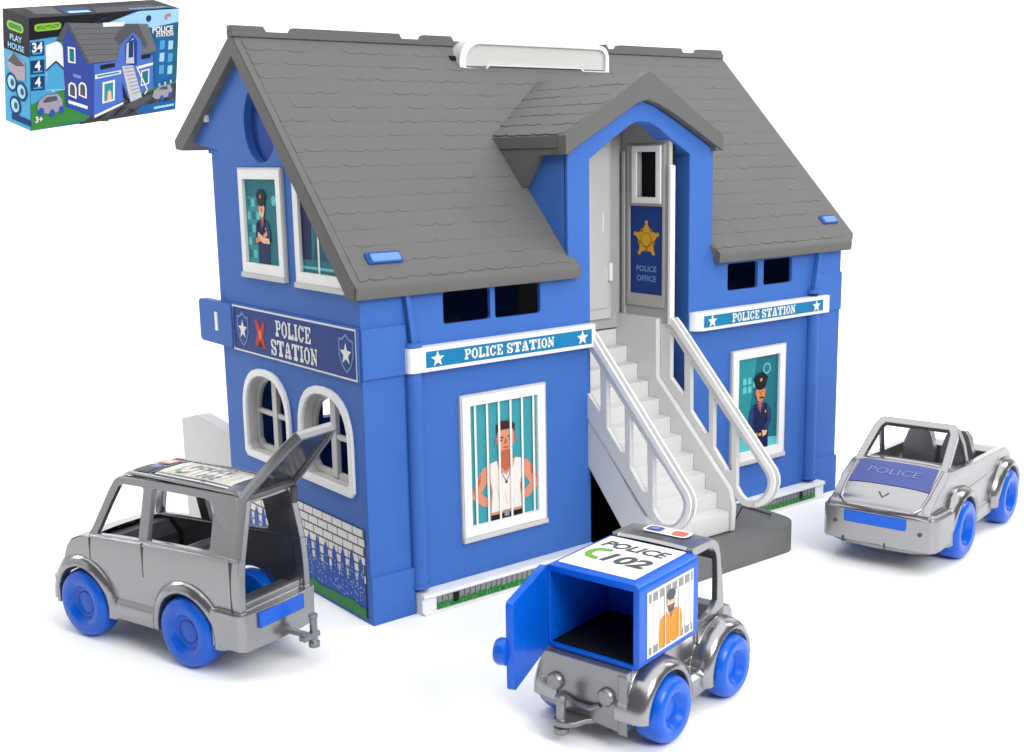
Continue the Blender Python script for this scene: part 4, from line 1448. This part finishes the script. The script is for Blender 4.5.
D = lambda k: k * L1
s.rect(G, 0, 0, pw, phh, 0, 'boxblue')
s.flat(G, px([(160, 100), (600, 64), (480, 120), (320, 190), (160, 215)]), D(1), 'boxblack')
s.flat(G, px([(600, 63), (700, 55), (560, 115), (470, 130)]), D(1), 'boxblack')
s.flat(G, px([(160, 215), (320, 190), (330, 520), (160, 560)]), D(1), 'boxcyan')
s.flat(G, px([(560, 115), (720, 54), (952, 36), (952, 105), (800, 140), (640, 130)]), D(1.2), 'boxsky')
s.flat(G, px([(800, 140), (952, 105), (952, 420), (820, 440)]), D(1.2), 'boxteal')
s.flat(G, px([(820, 200), (915, 190), (915, 420), (820, 440)]), D(1.4), 'boxblue')
for r_ in range(3):
    for c_2 in range(2):
        x, y = 845 + c_2 * 50, 210 + r_ * 68
        s.flat(G, px([(x, y), (x + 28, y - 3), (x + 26, y + 45), (x - 2, y + 48)]), D(1.8), 'boxsky' if (r_ + c_2) % 2 else 'boxcyan')
s.flat(G, px([(160, 560), (330, 470), (640, 470), (560, 660), (420, 655), (160, 704)]), D(1.4), 'boxgrass')
s.flat(G, px([(420, 662), (500, 600), (640, 540), (951, 440), (951, 592), (395, 676)]), D(1.6), 'asphalt')
s.flat(G, px([(640, 470), (800, 470), (951, 430), (951, 455), (700, 560), (600, 560)]), D(1.5), 'boxgrass')
s.flat(G, px([(740, 572), (951, 535), (951, 592), (720, 622)]), D(1.9), 'boxblue')
s.flat(G, px([(820, 578), (940, 558), (940, 570), (820, 592)]), D(2.3), 'boxsky')
s.flat(G, px([(235, 240), (300, 215), (320, 250), (330, 480), (240, 480)]), D(1.7), 'paper')
s.flat(G, px([(240, 370), (285, 330), (325, 370), (325, 478), (240, 478)]), D(1.9), 'boxcyan')
s.line(G, px([(236, 375), (285, 325), (330, 372)]), .014, D(2.2), 'boxdeep')
for y, t in ((225, '34'), (322, '4'), (410, '4')):
    s.flat(G, px([(162, y), (228, y - 8), (228, y + 68), (162, y + 74)]), D(2), 'boxdeep')
    q = px([(195, y + 25)])[0]
    sans(s, G, t, q[0], q[1], .075, D(2.4), 'paper', .03)
    s.flat(G, px([(172, y + 56), (218, y + 51), (218, y + 59), (172, y + 64)]), D(2.4), 'boxcyan')
# lime name badge
s.flat(G, px([(182, 138), (196, 128), (300, 118), (312, 126), (310, 148), (298, 156), (195, 168), (182, 160)]), D(2.2), 'lime')
s.flat(G, px([(195, 140), (300, 127), (299, 143), (195, 157)]), D(2.5), 'boxgrass')
s.line(G, px([(205, 152), (225, 140), (245, 148), (270, 134), (292, 140)]), .008, D(2.8), 'lime')
q = px([(858, 148)])[0]
sans(s, G, 'POLICE', q[0], q[1], .052, D(2.5), 'paper', .03)
q = px([(870, 176)])[0]
sans(s, G, 'STATION', q[0], q[1], .034, D(2.5), 'paper', .03)
s.ell(G, *px([(775, 92)])[0], .028, .028, D(2.4), 'boxdeep', 12)
s.flat(G, px([(870, 68), (905, 62), (900, 80), (885, 78), (880, 98), (866, 92)]), D(2.4), 'decalred')
# printed house
s.flat(G, px([(318, 200), (345, 130), (470, 335), (480, 345), (480, 635), (330, 570)]), D(3), 'boxwallside')
s.flat(G, px([(480, 340), (805, 290), (810, 470), (640, 540), (480, 635)]), D(3), 'boxwall')
s.flat(G, px([(330, 120), (770, 122), (826, 262), (700, 300), (610, 318), (440, 338)]), D(3.4), 'boxroof')
s.flat(G, px([(285, 215), (330, 120), (345, 150), (312, 228)]), D(3.6), 'greydk')
s.flat(G, px([(330, 120), (345, 118), (455, 330), (440, 338)]), D(3.6), 'greydk')
s.flat(G, px([(522, 118), (640, 110), (640, 134), (525, 140)]), D(3.8), 'paper')
s.flat(G, px([(580, 200), (640, 125), (715, 120), (770, 230), (760, 255), (690, 170), (620, 240)]), D(4), 'greydk')
s.flat(G, px([(600, 320), (620, 230), (690, 165), (735, 215), (735, 310), (690, 340)]), D(4.2), 'boxwall')
s.flat(G, px([(645, 330), (645, 230), (685, 180), (712, 215), (712, 340), (690, 350)]), D(4.4), 'navyprint')
s.flat(G, px([(650, 335), (652, 230), (690, 195), (696, 335)]), D(4.6), 'boxstair')
s.flat(G, px([(664, 305), (664, 215), (690, 205), (690, 300)]), D(4.8), 'boxdeep')
s.flat(G, px([(628, 350), (690, 345), (745, 520), (680, 552)]), D(5), 'boxstair')
s.flat(G, px([(632, 440), (672, 545), (640, 530)]), D(4.9), 'black')
s.line(G, px([(710, 352), (775, 480), (760, 505)]), .012, D(5.2), 'paper')
s.flat(G, px([(640, 570), (690, 545), (790, 505), (810, 520), (700, 590)]), D(5), 'greydk')
s.flat(G, px([(512, 345), (590, 333), (590, 356), (512, 370)]), D(4), 'black')
s.flat(G, px([(738, 292), (790, 283), (790, 303), (738, 313)]), D(4), 'black')
s.flat(G, px([(484, 398), (625, 372), (625, 392), (484, 422)]), D(4), 'paper')
s.flat(G, px([(495, 402), (615, 380), (615, 389), (495, 412)]), D(4.2), 'teal')
s.flat(G, px([(720, 350), (805, 328), (805, 342), (720, 366)]), D(4), 'paper')
s.flat(G, px([(524, 440), (592, 424), (592, 540), (524, 558)]), D(4), 'paper')
s.flat(G, px([(534, 450), (582, 438), (582, 532), (534, 546)]), D(4.2), 'tealmid')
s.flat(G, px([(550, 545), (552, 495), (562, 480), (572, 492), (574, 538)]), D(4.4), 'skinlt')
s.flat(G, px([(738, 375), (785, 362), (785, 445), (738, 462)]), D(4), 'paper')
s.flat(G, px([(744, 381), (779, 371), (779, 440), (744, 454)]), D(4.2), 'tealdark')
s.flat(G, px([(342, 245), (380, 252), (382, 336), (344, 330)]), D(4), 'paper')
s.flat(G, px([(350, 255), (374, 260), (376, 328), (352, 322)]), D(4.2), 'tealdark')
s.flat(G, px([(370, 390), (410, 402), (410, 420), (370, 408)]), D(4), 'lilaclt')
for x in (345, 398):
    s.flat(G, px([(x, 510), (x, 450), (x + 14, 436), (x + 34, 446), (x + 42, 470), (x + 42, 530)]), D(4), 'paper')
    s.flat(G, px([(x + 8, 505), (x + 8, 455), (x + 16, 446), (x + 30, 456), (x + 34, 475), (x + 34, 518)]), D(4.2), 'greydk')
s.flat(G, px([(345, 535), (445, 570), (445, 588), (345, 553)]), D(4), 'brick')
s.flat(G, px([(345, 556), (445, 590), (445, 620), (345, 575)]), D(4), 'fir')
s.flat(G, px([(482, 622), (640, 548), (640, 562), (482, 638)]), D(4), 'paper')
# printed streaks, dashes and small marks that fill out the artwork
for k in range(16):
    x = 165 + random.random() * 160
    y = 225 + random.random() * 300
    s.flat(G, px([(x, y), (x + 14, y - 2), (x + 10, y + 22), (x - 3, y + 24)]), D(1.1 + .02 * k), random.choice(['boxsky', 'boxblue', 'boxteal']))
for k in range(7):
    x, y = 825 + 17 * k, 452 - 5 * k
    s.flat(G, px([(x, y), (x + 12, y - 3), (x + 12, y + 14), (x, y + 17)]), D(2.2), 'boxsky' if k % 2 else 'boxteal')
for k in range(10):
    x = 490 + 44 * k
    s.flat(G, px([(x, 650 - 8 * k), (x + 26, 640 - 8 * k), (x + 60, 600 - 9 * k), (x + 50, 600 - 9 * k)]), D(1.8), 'greydk' if k % 2 else 'boxblack')
for k in range(6):
    y = 150 + 28 * k
    s.flat(G, px([(375 + 12 * k, y), (700 + 14 * k, y - 12), (700 + 14 * k, y - 9), (375 + 12 * k, y + 4)]), D(3.5), 'greydk')
for k in range(8):
    s.flat(G, px([(640 + 7 * k, 360 + 20 * k), (690 + 6 * k, 354 + 19 * k), (691 + 6 * k, 359 + 19 * k), (641 + 7 * k, 366 + 20 * k)]), D(5.15), 'greyprint')
# printed cars
s.flat(G, px([(188, 570), (200, 535), (235, 505), (290, 500), (312, 530), (318, 590), (250, 610), (195, 600)]), D(5), 'boxcar')
s.flat(G, px([(215, 540), (240, 515), (285, 512), (290, 535), (225, 550)]), D(5.2), 'greydk')
for x, y in ((208, 595), (262, 605), (308, 588)):
    s.ell(G, *px([(x, y)])[0], .026, .03, D(5.4), 'fir', 12)
s.flat(G, px([(805, 520), (815, 485), (860, 455), (910, 450), (925, 480), (918, 515), (830, 535)]), D(5), 'boxcar')
s.flat(G, px([(840, 480), (862, 462), (895, 460), (895, 478)]), D(5.2), 'greydk')
for x, y in ((862, 528), (912, 508)):
    s.ell(G, *px([(x, y)])[0], .022, .026, D(5.4), 'fir', 12)
sans(s, G, '3+', *px([(198, 640)])[0], .05, D(3), 'paper', .03)
s.build('front_print', pk, clean=False, smooth=0)
# end panel print (left)
s = MB()
G2 = Frame((-.0015, pdp, 0), (0, -1, 0), (0, 0, 1))
wd = pdp
s.rect(G2, 0, 0, wd, phh, 0, 'boxcyan')
s.rect(G2, 0, phh * .66, wd, phh, D(1), 'boxblack')
s.flat(G2, rrect(.05, phh * .845, wd - .06, phh * .925, .035), D(2), 'lime')
s.flat(G2, rrect(.07, phh * .862, wd - .08, phh * .908, .02), D(2.4), 'boxgrass')
sans(s, G2, 'PLAY', wd * .5, phh * .785, .045, D(2), 'boxsky', .02)
sans(s, G2, 'HOUSE', wd * .5, phh * .71, .045, D(2), 'boxsky', .02)
s.flat(G2, [(.05, phh * .5), (.05, phh * .6), (wd * .4, phh * .65), (wd - .05, phh * .6), (wd - .05, phh * .44), (wd * .5, phh * .42)], D(2), 'boxcar')
s.flat(G2, [(.05, phh * .56), (wd * .4, phh * .65), (wd - .05, phh * .57), (wd * .5, phh * .54)], D(2.4), 'greydk')
for ca, cb in ((.30, .38), (.68, .33), (.42, .18)):
    s.ell(G2, wd * ca, phh * cb, .068, .075, D(2.6), 'boxdeep', 20)
    s.ell(G2, wd * ca, phh * cb, .048, .054, D(3), 'boxsky', 20)
    s.ell(G2, wd * ca + .01, phh * cb, .022, .028, D(3.4), 'greydk', 12)
s.rect(G2, .08, .035, wd, .085, D(2), 'boxdeep')
s.build('end_print', pk, clean=False, smooth=0)
# top print
s = MB()
G3 = Frame((0, 0, phh + .0015), (1, 0, 0), (0, 1, 0))
s.rect(G3, 0, 0, pw, pdp, 0, 'boxblack')
s.flat(G3, [(.12, .08), (.34, .05), (.40, .27), (.16, .28)], D(1), 'greydk')
s.flat(G3, [(.36, .03), (.62, .03), (.66, .20), (.42, .24)], D(1), 'boxdeep')
s.flat(G3, [(.40, .05), (.60, .05), (.61, .10), (.42, .11)], D(2), 'boxsky')
s.flat(G3, [(.62, .01), (1.2, .01), (1.3, .16), (.72, .17)], D(1), 'asphalt')
s.flat(G3, [(.95, .01), (1.42, .01), (1.40, .08), (1.0, .09)], D(2), 'boxdeep')
sans(s, G3, 'POLICE STATION', 1.16, .05, .035, D(3), 'boxsky', .02)
s.build('top_print', pk, clean=False, smooth=0)
